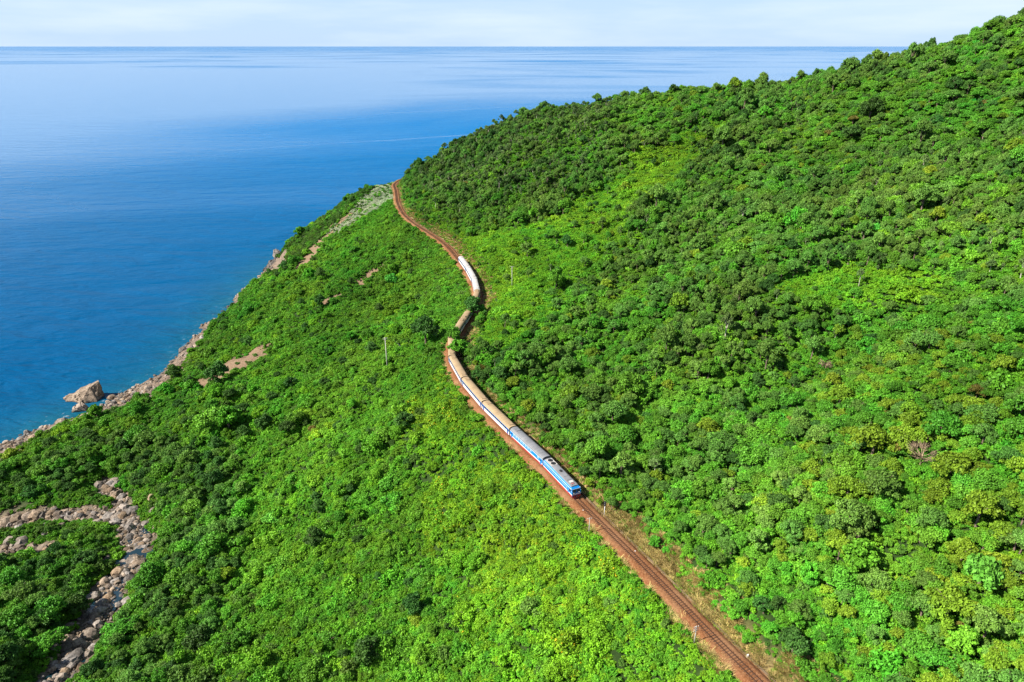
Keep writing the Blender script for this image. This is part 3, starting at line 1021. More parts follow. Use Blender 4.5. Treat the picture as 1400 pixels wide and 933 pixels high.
# ---- scattering of everything else as one mass per kind
def scatter(name, pts, idx, rot, scl, protos, label, cat):
    me = bpy.data.meshes.new(name)
    me.vertices.add(len(pts))
    me.vertices.foreach_set('co', np.asarray(pts, np.float32).ravel())
    o = bpy.data.objects.new(name, me)
    COL.objects.link(o)
    attr(o, 'species', idx, typ='INT')
    attr(o, 'turn', rot, typ='FLOAT_VECTOR')
    attr(o, 'grow', scl, typ='FLOAT_VECTOR')
    ng = bpy.data.node_groups.new(name + '_scatter', 'GeometryNodeTree')
    ng.interface.new_socket('Geometry', in_out='INPUT', socket_type='NodeSocketGeometry')
    ng.interface.new_socket('Geometry', in_out='OUTPUT', socket_type='NodeSocketGeometry')
    N, L = ng.nodes, ng.links
    gi, go = N.new('NodeGroupInput'), N.new('NodeGroupOutput')
    def named(nm, ty):
        a = N.new('GeometryNodeInputNamedAttribute')
        a.data_type = ty
        a.inputs['Name'].default_value = nm
        return a.outputs['Attribute']
    a_i, a_r, a_s = named('species', 'INT'), named('turn', 'FLOAT_VECTOR'), named('grow', 'FLOAT_VECTOR')
    e2r = N.new('FunctionNodeEulerToRotation')
    L.new(a_r, e2r.inputs[0])
    jo = N.new('GeometryNodeJoinGeometry')
    for k, objs in enumerate(protos):
        if not (np.asarray(idx) == k).any():
            continue
        jk = N.new('GeometryNodeJoinGeometry')
        for ob in objs:
            oi = N.new('GeometryNodeObjectInfo')
            oi.transform_space = 'ORIGINAL'
            oi.inputs['Object'].default_value = ob
            L.new(oi.outputs['Geometry'], jk.inputs[0])
        g2i = N.new('GeometryNodeGeometryToInstance')
        L.new(jk.outputs[0], g2i.inputs[0])
        cmp_ = N.new('FunctionNodeCompare')
        cmp_.data_type = 'INT'
        cmp_.operation = 'EQUAL'
        L.new(a_i, cmp_.inputs[2])
        cmp_.inputs[3].default_value = k
        ip = N.new('GeometryNodeInstanceOnPoints')
        L.new(gi.outputs[0], ip.inputs['Points'])
        L.new(cmp_.outputs[0], ip.inputs['Selection'])
        L.new(g2i.outputs[0], ip.inputs['Instance'])
        L.new(e2r.outputs[0], ip.inputs['Rotation'])
        L.new(a_s, ip.inputs['Scale'])
        L.new(ip.outputs[0], jo.inputs[0])
    L.new(jo.outputs[0], go.inputs[0])
    md = o.modifiers.new('scatter', 'NODES')
    md.node_group = ng
    tag(o, label, cat, kind='stuff')
    return o

def rots(n, rg, tilt=0.0):
    return np.stack([rg.normal(size=n) * tilt, rg.normal(size=n) * tilt, rg.random(n) * 6.283], 1)

m = ~ind
scatter('forest', np.stack([x, y, T['z'] - .15], 1)[m], T['sp'][m], rots(int(m.sum()), rg, .05),
        np.stack([T['scl'], T['scl'], T['sz']], 1)[m], [KIDS[r] for r, _ in TREES], 'dense green forest of mixed broadleaf trees covering the hillside', 'forest')

# ---- shrubs and creepers
D = field(1.4, 22)
u, v, sd, st, x, y, rg = D['u'], D['v'], D['sd'], D['st'], D['x'], D['y'], D['rg']
lowside = (sd < -np.where(v < 350, 1.5, np.where(D['ix'] < 330, 2.3, 1.9)) - np.where(D['ix'] < 330, 1.7, 1.1) * fbm(x, y, 6, 40.0, 2))
upside = (sd > np.where(v < 350, 2.5, np.where(D['ix'] < 330, 4.0, 3.3)) + np.where(D['ix'] < 330, 3.4, 2.4) * fbm(x, y, 9, 41.0, 2))
strip = in_poly(u + (fbm(x, y, 17, 21.0, 2) - .5) * 60, v, STRIP) | in_poly(u + (fbm(x, y, 17, 21.0, 2) - .5) * 90, v, CLEAR)
keep = (lowside & ((rg.random(D['n']) < .9) | (sd > -16))) | (upside & (strip | (sd < 26) | (D['d'] < 230) | (rg.random(D['n']) < .7)))
nH = fbm(x, y, 9, 42.0, 2)
keep &= (~D['bare'] | ((rg.random(D['n']) < .03) & (D['z'] > 9))) & (st > 5.6)
keep &= ~in_poly(u, v, PALE)
H_ = pick(keep, D)
n = int(keep.sum())
u, v, sd, st, x, y, z = H_['u'], H_['v'], H_['sd'], H_['st'], H_['x'], H_['y'], H_['z']
sp = choice(rg, n, [(0, 4), (1, 3), (2, 4), (7, 2), (8, 2), (6, .8), (3, .6)])
nf = fbm(x, y, 28, 43.0, 3)
yl = in_poly(u + (nf - .5) * 160, v + (fbm(x, y, 28, 44.0, 2) - .5) * 120, YLINE) & (sd < 0)
sp = np.where(yl & (rg.random(n) < .72), choice(rg, n, [(3, 3), (4, 3), (5, 3.4), (2, 2)]), sp)
sp = np.where(strip[keep], choice(rg, n, [(3, 4), (4, 4), (0, 1.5), (2, 1.5)]), sp)
sp = np.where((sd < 0) & (u < 340) & (rg.random(n) < .5), choice(rg, n, [(6, 2), (7, 3), (1, 1)]), sp)
sp = np.where(in_poly(u, v, CAPE), choice(rg, n, [(6, 4), (7, 1)]), sp)
scl = rg.uniform(.68, 1.08, n) * (0.66 + 0.75 * fbm(x, y, 11, 45.0, 2))
scl = np.where(rg.random(n) < .05, scl * rg.uniform(1.4, 2.2, n), scl)
scl = np.where((sd < 0) & (sd > -9), scl * .9, scl)
scl = np.where((sd < 0) & (sd > -4.0), scl * .42, scl)
scl = np.where((sd > 0) & (sd < 12), scl * .75, scl)
scl = np.where((sd > 0) & (sd < 8), scl * .7, scl)
szz = scl * rg.uniform(.75, 1.35, n)
dx, dy = normal_z(x, y)
vis = (u > 5) & (u < 1395) & (v > 10) & (v < 932)
wgt = np.where(vis & ((sd < 0) | (sd < 22)), F_PX / H_['d'] * scl * szz ** .5, -1)
order = np.argsort(-wgt)[:280]
ind = np.zeros(n, bool)
ind[order] = True
used_s = set()
def place_shrub(k, loc, rz, s, szz, label, group):
    o = SHRUBS[k][0]
    if k in used_s:
        o = o.copy()
        COL.objects.link(o)
    else:
        used_s.add(k)
    o.location, o.rotation_euler, o.scale = loc, (0, 0, rz), (s, s, szz)
    tag(o, label, 'shrub', group)
for i in np.where(ind)[0]:
    place = 'on the slope below the railway' if sd[i] < 0 else 'along the uphill edge of the railway'
    place_shrub(int(sp[i]), (x[i], y[i], z[i] - .1), rg.random() * 6.28, float(scl[i]), float(szz[i]), ('broad ' if scl[i] > szz[i] * 1.1 else 'tall ' if szz[i] > scl[i] * 1.1 else 'large ') + SHRUBS[sp[i]][1] + ' ' + place, ('broad ' if scl[i] > szz[i] * 1.1 else 'tall ' if szz[i] > scl[i] * 1.1 else 'large ') + SHRUBS[sp[i]][1] + 's ' + place)
P_ = np.stack([x, y, z - .1], 1)
shr = [[o] for o, _ in SHRUBS]
# pale scrub patch on the cape
Dp = field(1.3, 23)
kp = in_poly(Dp['u'] + (fbm(Dp['x'], Dp['y'], 8, 50.0, 2) - .5) * 14, Dp['v'], PALE) & (Dp['sd'] < -3.5) & ~Dp['bare']
Pp = pick(kp, Dp)
npal = int(kp.sum())
o9 = SHRUBS[9][0]
i0 = 0
o9.location = (Pp['x'][i0], Pp['y'][i0], Pp['z'][i0]); used_s.add(9)
tag(o9, 'pale silvery shrub at the edge of the bleached patch on the cape', 'shrub')
m = ~ind
for nm, sel, lab in (('scrub', m & ~np.isin(sp, (3, 4, 5)), 'dense green scrub and creeper blanketing the slopes'), ('creeper', m & np.isin(sp, (3, 4, 5)), 'lime green flowering creeper blanketing the slope beside the train')):
    q = int(sel.sum())
    rt = rots(q, rg, .08)
    scatter(nm, P_[sel], sp[sel], rt, np.stack([scl, scl, szz], 1)[sel], shr, lab, 'scrub')
q = npal - 1
s_ = rg.uniform(.6, 1.2, q)
scatter('pale_scrub', np.stack([Pp['x'], Pp['y'], Pp['z']], 1)[1:], np.where(rg.random(q) < .84, 9, np.where(rg.random(q) < .5, 6, 0)), rots(q, rg, .1), np.stack([s_, s_, s_], 1), shr, 'bleached silvery scrub running down the cape slope', 'scrub')

# ---- grass on the verge
rgg = np.random.default_rng(24)
k = np.where(rgg.random(14000) < .5, rgg.integers(140, 340, 14000), rgg.integers(150, len(TR), 14000))
off = np.where(rgg.random(14000) < .84, rgg.uniform(3.3, 9.5, 14000), -rgg.uniform(2.5, 4.6, 14000))
gxp = TR[k, 0] + TN[k, 0] * off + rgg.normal(size=14000) * .3
gyp = TR[k, 1] + TN[k, 1] * off + rgg.normal(size=14000) * .3
dens = fbm(gxp, gyp, 8, 60.0, 2)
kk = (dens > .30) & (rgg.random(14000) < .9)
gxp, gyp, off, dens = gxp[kk], gyp[kk], off[kk], dens[kk]
q = len(gxp)
si = np.where(rgg.random(q) < np.where(off > 0, .30, .6), 1, np.where(rgg.random(q) < .5, 0, 2))
s_ = rgg.uniform(.5, 1.1, q)
gp = np.stack([gxp, gyp, ground(gxp, gyp) - .03], 1)
for j, o in enumerate(GRASS):
    a = int(np.argmax(si == j))
    o.location = gp[a]
    tag(o, ('tuft of dry straw grass on the railway verge', 'tuft of green grass on the railway verge', 'tall tuft of straw grass on the railway verge')[j], 'grass')
scatter('verge_grass', gp, si, rots(q, rgg, .1), np.stack([s_, s_, s_], 1), [[o] for o in GRASS], 'dry straw coloured grass along the uphill verge of the track', 'grass')

# ------------------------------------------------------------------ railway: ballast, track, ditch wall
t = NT('laterite_ballast')
P_ = t.pos()
nn = t.noise(P_, 2.2, 6, 0.7)
n3 = t.noise(P_, 0.12, 3, 0.6)
c = t.ramp(nn, [(0.28, (0.070, 0.027, 0.012)), (0.46, (0.150, 0.060, 0.024)), (0.60, (0.205, 0.095, 0.042)), (0.78, (0.31, 0.19, 0.11))])
c = t.mix(t.ramp(n3, [(0.42, 0.0), (0.66, 0.6)]), c, (0.24, 0.135, 0.070))
M['ballast'] = t.done(t.bsdf(c, 0.95, 0.1, bump=t.noise(P_, 5.0, 5, 0.7), bump_s=1.0, bump_d=0.12).outputs[0])
M['rail'] = mat_plain('rusty_rail', (0.060, 0.028, 0.016), 0.55, 0.4, 0.4, 0.2, 0.6)
M['sleeper'] = mat_plain('sleeper_concrete', (0.115, 0.058, 0.032), 0.9, 0.1, 0, 0.25, 0.5)
M['concrete'] = mat_plain('old_concrete', (0.15, 0.105, 0.065), 0.9, 0.1, 0, 0.25, 0.4)
M['white_paint'] = mat_plain('white_paint', (0.70, 0.70, 0.68), 0.5, 0.3, 0, 0.06, 2)
M['grey_post'] = mat_plain('grey_concrete_post', (0.40, 0.38, 0.33), 0.85, 0.1, 0, 0.15, 2)
M['dark_metal'] = mat_plain('dark_metal', (0.022, 0.022, 0.024), 0.6, 0.4, 0.2, 0.2, 2)

S0 = 60                                    # start of the line that can be seen, in metres from its near end
def sweep(profile, s_from=S0, s_to=None, step=2, wob=0.0, seed=5, dz=0.0):
    s_to = s_to or len(TR) - 1
    ks = np.arange(s_from, s_to, step)
    rg_ = np.random.default_rng(seed)
    V = []
    for k in ks:
        for a, z in profile:
            j1, j2 = (rg_.normal() * wob, rg_.normal() * wob * .35) if wob else (0, 0)
            V.append((TR[k, 0] + TN[k, 0] * (a + j1), TR[k, 1] + TN[k, 1] * (a + j1), TZ + z + j2 + dz))
    m_ = len(profile)
    F = []
    for i in range(len(ks) - 1):
        for j in range(m_ - 1):
            F.append((i * m_ + j, (i + 1) * m_ + j, (i + 1) * m_ + j + 1, i * m_ + j + 1))
    return V, F

bed_prof = [(-3.7, -1.5), (-3.1, -0.72), (-2.75, -0.45), (-2.4, -0.32), (-2.05, -0.16), (-1.65, 0.0), (-1.25, 0.03), (-.6, 0.0), (0, 0.02), (.6, 0.0), (1.25, 0.03), (1.7, 0.0), (2.15, -0.2), (2.5, -0.5), (2.8, -0.62), (3.2, -0.62)]
V, F = sweep(bed_prof, step=1, wob=0.07)
bed = mesh_obj('track_bed', V, F, 'ballast', smooth_f=True)
tag(bed, kind='structure')

trk = bpy.data.objects.new('railway_track', None)
COL.objects.link(trk)
trk.location = (0, 0, 0)
tag(trk, 'rusty metre-gauge railway track curving round the hillside', 'railway track')
for sgn in (-1, 1):
    g = sgn * 0.535
    V, F = sweep([(g - .07, .05), (g - .07, .09), (g - .037, .11), (g - .037, .20), (g + .037, .20), (g + .037, .11), (g + .07, .09), (g + .07, .05)], step=2)
    mesh_obj('rail', V, F, 'rail', trk)
V, F = [], []
for s_ in np.arange(S0, len(TR) - 4, 0.66):
    k = int(s_)
    f_ = s_ - k
    c0 = TR[k] * (1 - f_) + TR[k + 1] * f_
    tt, nn_ = TT[k], TN[k]
    b = len(V)
    for zz in (0.0, .075):
        for a, l in ((-1, -.11), (1, -.11), (1, .11), (-1, .11)):
            q = c0 + nn_ * a * 0.95 + tt * l
            V.append((q[0], q[1], TZ + zz))
    F += [(b + 4, b + 5, b + 6, b + 7), (b, b + 1, b + 5, b + 4), (b + 1, b + 2, b + 6, b + 5), (b + 2, b + 3, b + 7, b + 6), (b + 3, b, b + 4, b + 7)]
tag(mesh_obj('sleepers', V, F, 'sleeper', trk), kind='stuff')
V, F = sweep([(2.95, -.75), (2.95, -.22), (3.2, -.20), (3.2, -.75)], step=2, wob=0.015)
ditch = mesh_obj('drain_wall', V, F, 'concrete')
tag(ditch, 'low mossy concrete drain wall running along the uphill side of the track', 'drain wall')

# ------------------------------------------------------------------ train
def box(x0, x1, y0, y1, z0, z1):
    V = [(x, y, z) for x in (x0, x1) for y in (y0, y1) for z in (z0, z1)]
    F = [(0, 1, 3, 2), (4, 6, 7, 5), (0, 4, 5, 1), (2, 3, 7, 6), (0, 2, 6, 4), (1, 5, 7, 3)]
    return V, F

def prism_x(prof, x0, x1, caps=True):
    """extrude a y-z outline along x"""
    n = len(prof)
    V = [(x0, y, z) for y, z in prof] + [(x1, y, z) for y, z in prof]
    F = [(i, (i + 1) % n, n + (i + 1) % n, n + i) for i in range(n)]
    if caps:
        F += [tuple(range(n - 1, -1, -1)), tuple(range(n, 2 * n))]
    return V, F

def disc_y(cx, cz, r, y0, y1, n=14):
    V = []
    for y in (y0, y1):
        V += [(cx + math.cos(2 * math.pi * k / n) * r, y, cz + math.sin(2 * math.pi * k / n) * r) for k in range(n)]
    F = [(k, (k + 1) % n, n + (k + 1) % n, n + k) for k in range(n)] + [tuple(range(n - 1, -1, -1)), tuple(range(n, 2 * n))]
    return V, F

def disc_z(cx, cy, z0, z1, r, n=14):
    V = []
    for z in (z0, z1):
        V += [(cx + math.cos(2 * math.pi * k / n) * r, cy + math.sin(2 * math.pi * k / n) * r, z) for k in range(n)]
    F = [(k, (k + 1) % n, n + (k + 1) % n, n + k) for k in range(n)] + [tuple(range(n - 1, -1, -1)), tuple(range(n, 2 * n))]
    return V, F

MESH = {}
def part(key, name, geo, mat, parent, bevel=0):
    """mesh data shared between alike parts through its key"""
    if key not in MESH:
        V, F = join_geo(geo) if isinstance(geo, list) else geo
        o = mesh_obj(name, V, F, mat, parent)
        MESH[key] = o.data
        return o
    o = bpy.data.objects.new(name, MESH[key])
    COL.objects.link(o)
    o.parent = parent
    return o

M['car_white'] = mat_plain('carriage_white', (0.58, 0.58, 0.57), 0.35, 0.5, 0, 0.08, 0.8)
M['car_blue'] = mat_plain('carriage_blue', (0.012, 0.075, 0.270), 0.35, 0.5, 0, 0.10, 0.8)
M['loco_blue'] = mat_plain('loco_blue', (0.006, 0.170, 0.470), 0.3, 0.5, 0, 0.08, 0.8)
M['loco_red'] = mat_plain('loco_red', (0.300, 0.030, 0.024), 0.4, 0.4, 0, 0.12, 0.8)
M['roof_cream'] = mat_plain('roof_cream', (0.29, 0.205, 0.115), 0.6, 0.3, 0, 0.10, 0.35)
M['roof_grey'] = mat_plain('roof_grey', (0.165, 0.165, 0.172), 0.5, 0.4, 0, 0.12, 0.35)
M['roof_white'] = mat_plain('roof_white', (0.42, 0.39, 0.36), 0.5, 0.4, 0, 0.08, 0.35)
M['glass'] = mat_plain('window_glass', (0.016, 0.022, 0.034), 0.12, 0.6, 0, 0.1, 0.8)
M['pale_glass'] = mat_plain('shuttered_window', (0.20, 0.33, 0.43), 0.3, 0.5, 0, 0.1, 0.8)
M['bogie_steel'] = mat_plain('bogie_steel', (0.030, 0.026, 0.024), 0.7, 0.3, 0.3, 0.2, 1)
M['rubber'] = mat_plain('bellows_rubber', (0.012, 0.012, 0.013), 0.8, 0.2, 0, 0.1, 1)
M['lamp_glass'] = mat_plain('lamp_glass', (0.6, 0.58, 0.5), 0.1, 0.6, 0, 0.02, 1)

W2 = 1.41
def roof_outline(w, z0, h, n=9, y_scale=1.0):
    pts = []
    for k in range(n + 1):
        a = math.pi * k / n
        pts.append((math.cos(a) * w, z0 + math.sin(a) ** 0.75 * h))
    return pts

def bogie(root, tag_, x, wb=1.05):
    b = part(('bogie', tag_), 'bogie', [box(-1.75, 1.75, .86, 1.02, .42, .66), box(-1.75, 1.75, -1.02, -.86, .42, .66), box(-.28, .28, -1.0, 1.0, .40, .78), box(-.5, .5, .88, 1.06, .26, .44), box(-.5, .5, -1.06, -.88, .26, .44)], 'bogie_steel', root)
    b.location = (x, 0, 0)
    for dx_ in (-wb, wb):
        for yy in (-.62, .5):
            w = part(('wheel',), 'wheel', [disc_y(0, .43, .43, 0, .12), disc_y(0, .43, .12, -.1, .22)], 'rail', b)
            w.location = (dx_, yy, 0)

def carriage(kind, roof, L=19.6):
    root = bpy.data.objects.new('passenger_carriage', None)
    COL.objects.link(root)
    h = L / 2
    z0, zs, zr = .78, 3.02, .72
    part(('body', kind), 'body_shell', prism_x([(W2, z0), (W2, zs), (-W2, zs), (-W2, z0)], -h, h), 'car_white', root)
    r = part(('roof', roof), 'roof', prism_x([(W2 + .03, zs + .003)] + [(y, z) for y, z in roof_outline(W2 + .03, zs + .04, zr)] + [(-W2 - .03, zs + .003)], -h, h), roof, root)
    rib = []
    for k in range(14):
        xx = -h + 1.2 + k * (L - 2.4) / 13
        rib.append(prism_x([(y * 1.006, z + .012) for y, z in roof_outline(W2 + .02, zs + .05, zr, 9)] + [(-W2 - .02, zs + .05), (W2 + .02, zs + .05)], xx - .035, xx + .035))
    part(('ribs', roof), 'roof_seam', rib, roof, r)
    for xx in (-h + 1.9, h - 1.9):
        if kind == 'express' or xx < 0:
            a = part(('ac', roof), 'roof_unit', [box(-.95, .95, -.72, .72, zs + zr - .16, zs + zr + .16), box(-.80, -.1, -.55, .55, zs + zr + .16, zs + zr + .19), box(.1, .80, -.55, .55, zs + zr + .16, zs + zr + .19)], 'roof_grey' if roof == 'roof_grey' else roof, r)
            a.location = (xx, 0, 0)
    for s_ in (-1, 1):
        y0, y1 = (W2 + .004, W2 + .02) if s_ > 0 else (-W2 - .02, -W2 - .004)
        if kind == 'power':
            band = part(('band', kind, s_), 'blue_band', box(-h + .04, h - .04, y0, y1, 1.62, 2.86), 'loco_blue', root)
            part(('stripe', kind, s_), 'red_skirt', box(-h + .02, h - .02, y0, y1, .60, 1.22), 'loco_red', root)
        else:
            band = part(('band', kind, s_), 'blue_band', box(-h + .04, h - .04, y0, y1, 2.05, 2.88), 'car_blue', root)
            part(('stripe', kind, s_), 'red_skirt', box(-h + .02, h - .02, y0, y1, .70, .90), 'loco_red', root)
        n_ = 11
        yw0, yw1 = (W2 + .024, W2 + .034) if s_ > 0 else (-W2 - .034, -W2 - .024)
        for k in range(n_):
            xx = -h + 2.5 + k * (L - 5.0) / (n_ - 1)
            if kind == 'power' and k in (8, 9):
                continue
            w = part(('win', kind, s_), 'window', box(-.52, .52, yw0, yw1, 2.12, 2.78), 'pale_glass' if kind == 'power' else 'glass', root)
            w.location = (xx, 0, 0)
        for xx in (-h + 1.0, h - 1.0):
            d = part(('door', kind, s_), 'door', box(-.40, .40, yw0, yw1, .95, 2.80), 'loco_blue' if kind == 'power' else 'car_blue', root)
            d.location = (xx, 0, 0)
            p_ = part(('dpane', s_), 'door_window', box(-.24, .24, yw1 if s_ > 0 else yw0 - .012, (yw1 + .012) if s_ > 0 else yw0, 2.0, 2.6), 'glass', d)
    for xx in (-h - .26, h + .02):
        b = part(('bellow',), 'gangway_bellows', [prism_x([(1.2, 1.0), (1.2, 2.95), (.9, 3.45), (-.9, 3.45), (-1.2, 2.95), (-1.2, 1.0)], 0, .24)], 'rubber', root)
        b.location = (xx, 0, 0)
    part(('under',), 'underframe', [box(-h + .3, h - .3, -1.1, 1.1, .62, .775), box(-2.6, -.4, -1.15, 1.15, .30, .62), box(.5, 2.4, -1.15, 1.15, .32, .62)], 'bogie_steel', root)
    for xx in (-6.9, 6.9):
        bogie(root, 'car', xx)
    return root

def locomotive(L=16.6):
    root = bpy.data.objects.new('diesel_locomotive', None)
    COL.objects.link(root)
    h = L / 2
    z0, zs = .82, 3.05
    # body with slanted cab fronts (front = +x)
    outl = [(-h, z0), (h, z0), (h, 1.92), (h - .38, 2.92), (h - .95, 3.30), (-h + .25, 3.30), (-h, 3.0)]
    V, F = [], []
    for x_, z_v in outl:
        zl = min(z_v, zs)
        V += [(x_, -W2, zl), (x_, -W2 + .28, z_v), (x_, W2 - .28, z_v), (x_, W2, zl)]
    n = len(outl)
    for i in range(n):
        k = (i + 1) % n
        for q in range(3):
            F.append((i * 4 + q, i * 4 + q + 1, k * 4 + q + 1, k * 4 + q))
    F += [tuple(i * 4 for i in range(n)), tuple(i * 4 + 3 for i in range(n - 1, -1, -1))]
    part(('lbody',), 'body_shell', (V, F), 'loco_blue', root)
    for s_ in (-1, 1):
        def Y(a, b): return (W2 + a, W2 + b) if s_ > 0 else (-W2 - b, -W2 - a)
        b1 = part(('lband', s_), 'white_stripe', box(-h + .05, h - .45, *Y(.004, .02), 2.86, 3.04), 'car_white', root)
        part(('lband2', s_), 'middle_white_stripe', box(-h + .05, h - .05, *Y(.004, .02), 2.28, 2.36), 'car_white', root)
        part(('lband3', s_), 'lower_white_stripe', box(-h + .05, h - .05, *Y(.004, .02), 1.20, 1.46), 'car_white', root)
        part(('lskirt', s_), 'red_skirt', box(-h + .1, h - .12, *Y(.004, .03), .55, 1.18), 'loco_red', root)
        for k in range(6):
            g = part(('grille', s_), 'side_grille', [box(-.62, .62, *Y(.004, .012), 1.60, 2.18)] + [box(-.6, .6, *Y(.012, .03), 1.64 + q * .11, 1.68 + q * .11) for q in range(5)], 'loco_blue', root)
            g.location = (-h + 2.2 + k * 1.95, 0, 0)
        w = part(('cabwin', s_), 'cab_window', box(h - 1.6, h - .75, *Y(.022, .034), 2.0, 2.70), 'glass', root)
        part(('cabdoor', s_), 'cab_door', box(h - 2.55, h - 1.85, *Y(.024, .034), 1.2, 2.84), 'loco_blue', root)
        part(('handrail', s_), 'handrail', [tube([(h - 2.95, (W2 + .08) * s_, 1.1), (h - 2.95, (W2 + .08) * s_, 2.3)], [.02, .02], 5), tube([(h - 2.1, (W2 + .08) * s_, 1.1), (h - 2.1, (W2 + .08) * s_, 2.3)], [.02, .02], 5)], 'white_paint', root)
    # front of the cab: windscreens on the slope, blue panel, headlights, buffer beam
    def on_slope(y0, y1, a, b, off):
        # a, b = 0 (foot) .. 1 (head) along the raked windscreen between (h, 2.04) and (h-.28, 2.88)
        p0, p1 = Vector((h, 0, 1.92)), Vector((h - .38, 0, 2.92))
        d = p1 - p0
        nrm = Vector((d.z, 0, -d.x)).normalized()
        q = [p0 + d * a, p0 + d * b]
        V_ = []
        for lift in (0.004, off):
            for pt, y_ in ((q[0], y0), (q[0], y1), (q[1], y1), (q[1], y0)):
                V_.append((pt.x + nrm.x * lift, y_, pt.z + nrm.z * lift))
        return V_, [(4, 5, 6, 7), (0, 1, 5, 4), (1, 2, 6, 5), (2, 3, 7, 6), (3, 0, 4, 7)]
    for y0, y1 in ((-1.12, -.08), (.08, 1.12)):
        part(('wind', y0), 'windscreen', on_slope(y0, y1, .10, .88, .03), 'glass', root)
    part(('nose',), 'nose_panel', box(h + .004, h + .02, -1.3, 1.3, 1.30, 1.66), 'car_white', root)
    part(('brow',), 'brow_panel', on_slope(-1.35, 1.35, .90, 1.0, .02), 'car_white', root)
    for y_ in (-.85, .85):
        l = part(('hl',), 'headlight', ([(h + .004, math.cos(k * math.pi / 6) * .17, 1.84 + math.sin(k * math.pi / 6) * .13) for k in range(12)] + [(h + .07, math.cos(k * math.pi / 6) * .15, 1.84 + math.sin(k * math.pi / 6) * .11) for k in range(12)], [(k, (k + 1) % 12, 12 + (k + 1) % 12, 12 + k) for k in range(12)] + [tuple(range(12, 24))]), 'lamp_glass', root)
        l.location = (0, y_, 0)
    for x_ in (h + .004, -h - .064):
        bb = part(('beam',), 'buffer_beam', box(0, .06, -1.36, 1.36, .62, 1.16), 'loco_red', root)
        bb.location = (x_, 0, 0)
    part(('plough',), 'pilot_plate', ([(h - .1, -1.2, .22), (h - .1, 1.2, .22), (h + .25, .5, .22), (h + .25, -.5, .22), (h - .1, -1.2, .66), (h - .1, 1.2, .66), (h + .06, .5, .66), (h + .06, -.5, .66)], [(0, 3, 7, 4), (3, 2, 6, 7), (2, 1, 5, 6), (0, 1, 2, 3), (4, 7, 6, 5), (0, 4, 5, 1)]), 'loco_red', root)
    part(('coupler',), 'coupler', [box(h + .06, h + .42, -.14, .14, .62, .88)], 'bogie_steel', root)
    # roof and its equipment
    rf = part(('lroof',), 'roof', prism_x([(W2 - .2, zs + .30)] + roof_outline(W2 - .22, zs + .325, .22, 7) + [(-W2 + .2, zs + .30)], -h + .35, h - 1.05), 'roof_grey', root)
    zt = zs + .545
    for k, x_ in enumerate((-h + 1.7, -h + 3.5)):
        f_ = part(('fan',), 'radiator_fan', [disc_z(0, 0, zt - .06, zt + .14, .74, 18), disc_z(0, 0, zt + .14, zt + .19, .2, 8)], 'dark_metal', rf)
        f_.location = (x_, 0, 0)
        hs = part(('fanhouse',), 'fan_housing', box(-.86, .86, -.95, .95, zt - .18, zt + .05), 'roof_white', rf)
        hs.location = (x_, 0, 0)
    part(('stack',), 'exhaust_stack', box(-.9, -.1, -.28, .28, zt - .1, zt + .26), 'dark_metal', rf)
    part(('hatch',), 'roof_hatch', [box(.8, 2.4, -.7, .7, zt - .1, zt + .06), box(2.7, 4.3, -.7, .7, zt - .1, zt + .06)], 'roof_grey', rf)
    part(('horn',), 'horn', [tube([(h - 2.3, -.4, zt + .06), (h - 1.6, -.4, zt + .10)], [.05, .13], 8), tube([(h - 2.3, .1, zt + .06), (h - 1.7, .1, zt + .10)], [.05, .12], 8)], 'loco_red', rf)
    part(('acu',), 'cab_cooler', box(h - 3.4, h - 2.5, -.55, .55, zt - .1, zt + .16), 'roof_white', rf)
    part(('lunder',), 'fuel_tank', [box(-2.4, 2.4, -1.15, 1.15, .25, .82), box(-h + .3, h - .3, -1.0, 1.0, .6, .82)], 'bogie_steel', root)
    for xx in (-5.0, 5.0):
        bogie(root, 'loco', xx, 1.3)
    return root

s_front = int(np.argmin(((TR - np.array(at_z(787, 682.5, TZ)[:2])) ** 2).sum(1)))
s_tail = int(np.argmin(((TR - np.array(at_z(626, 353.5, TZ)[:2])) ** 2).sum(1)))
def line_pt(s):
    k = int(np.clip(math.floor(s), 0, len(TR) - 2))
    return TR[k] * (1 - (s - k)) + TR[k + 1] * (s - k)
def set_on_track(o, s_mid, half):
    a, b = line_pt(s_mid - half), line_pt(s_mid + half)
    m_ = (a + b) / 2
    d = a - b                                # +x of the vehicle points towards the front of the train
    o.location = (m_[0], m_[1], TZ + 0.205)
    o.rotation_euler = (0, 0, math.atan2(d[1], d[0]))

loco = locomotive()
set_on_track(loco, s_front + 8.3, 5.0)
tag(loco, 'blue white and red diesel locomotive with grey roof leading the train', 'locomotive')
s_ = s_front + 16.6 + .5
ncar = max(3, int(round((s_tail - s_ ) / 20.15)))
ORD = ['second', 'third', 'fourth', 'fifth', 'sixth', 'seventh', 'eighth', 'ninth', 'tenth', 'eleventh', 'twelfth', 'thirteenth', 'fourteenth', 'fifteenth', 'sixteenth']
for k in range(ncar):
    if k == 0:
        c_ = carriage('power', 'roof_grey')
        lab = 'blue and white carriage with red skirt and grey roof, coupled behind the locomotive'
    elif k == ncar - 1:
        c_ = carriage('express', 'roof_white')
        lab = 'white-roofed passenger carriage with blue windows at the tail of the train'
    else:
        c_ = carriage('express', 'roof_cream' if k < ncar - 3 else 'roof_white')
        lab = '%s-roofed white and blue passenger carriage, %s behind the locomotive' % ('cream' if k < ncar - 3 else 'white', ORD[k - 1])
    set_on_track(c_, s_ + 9.8, 6.9)
    tag(c_, lab, 'carriage', 'carriages of the train')
    s_ += 20.15
print('TRAIN', s_front, s_tail, ncar, 'line', len(TR))

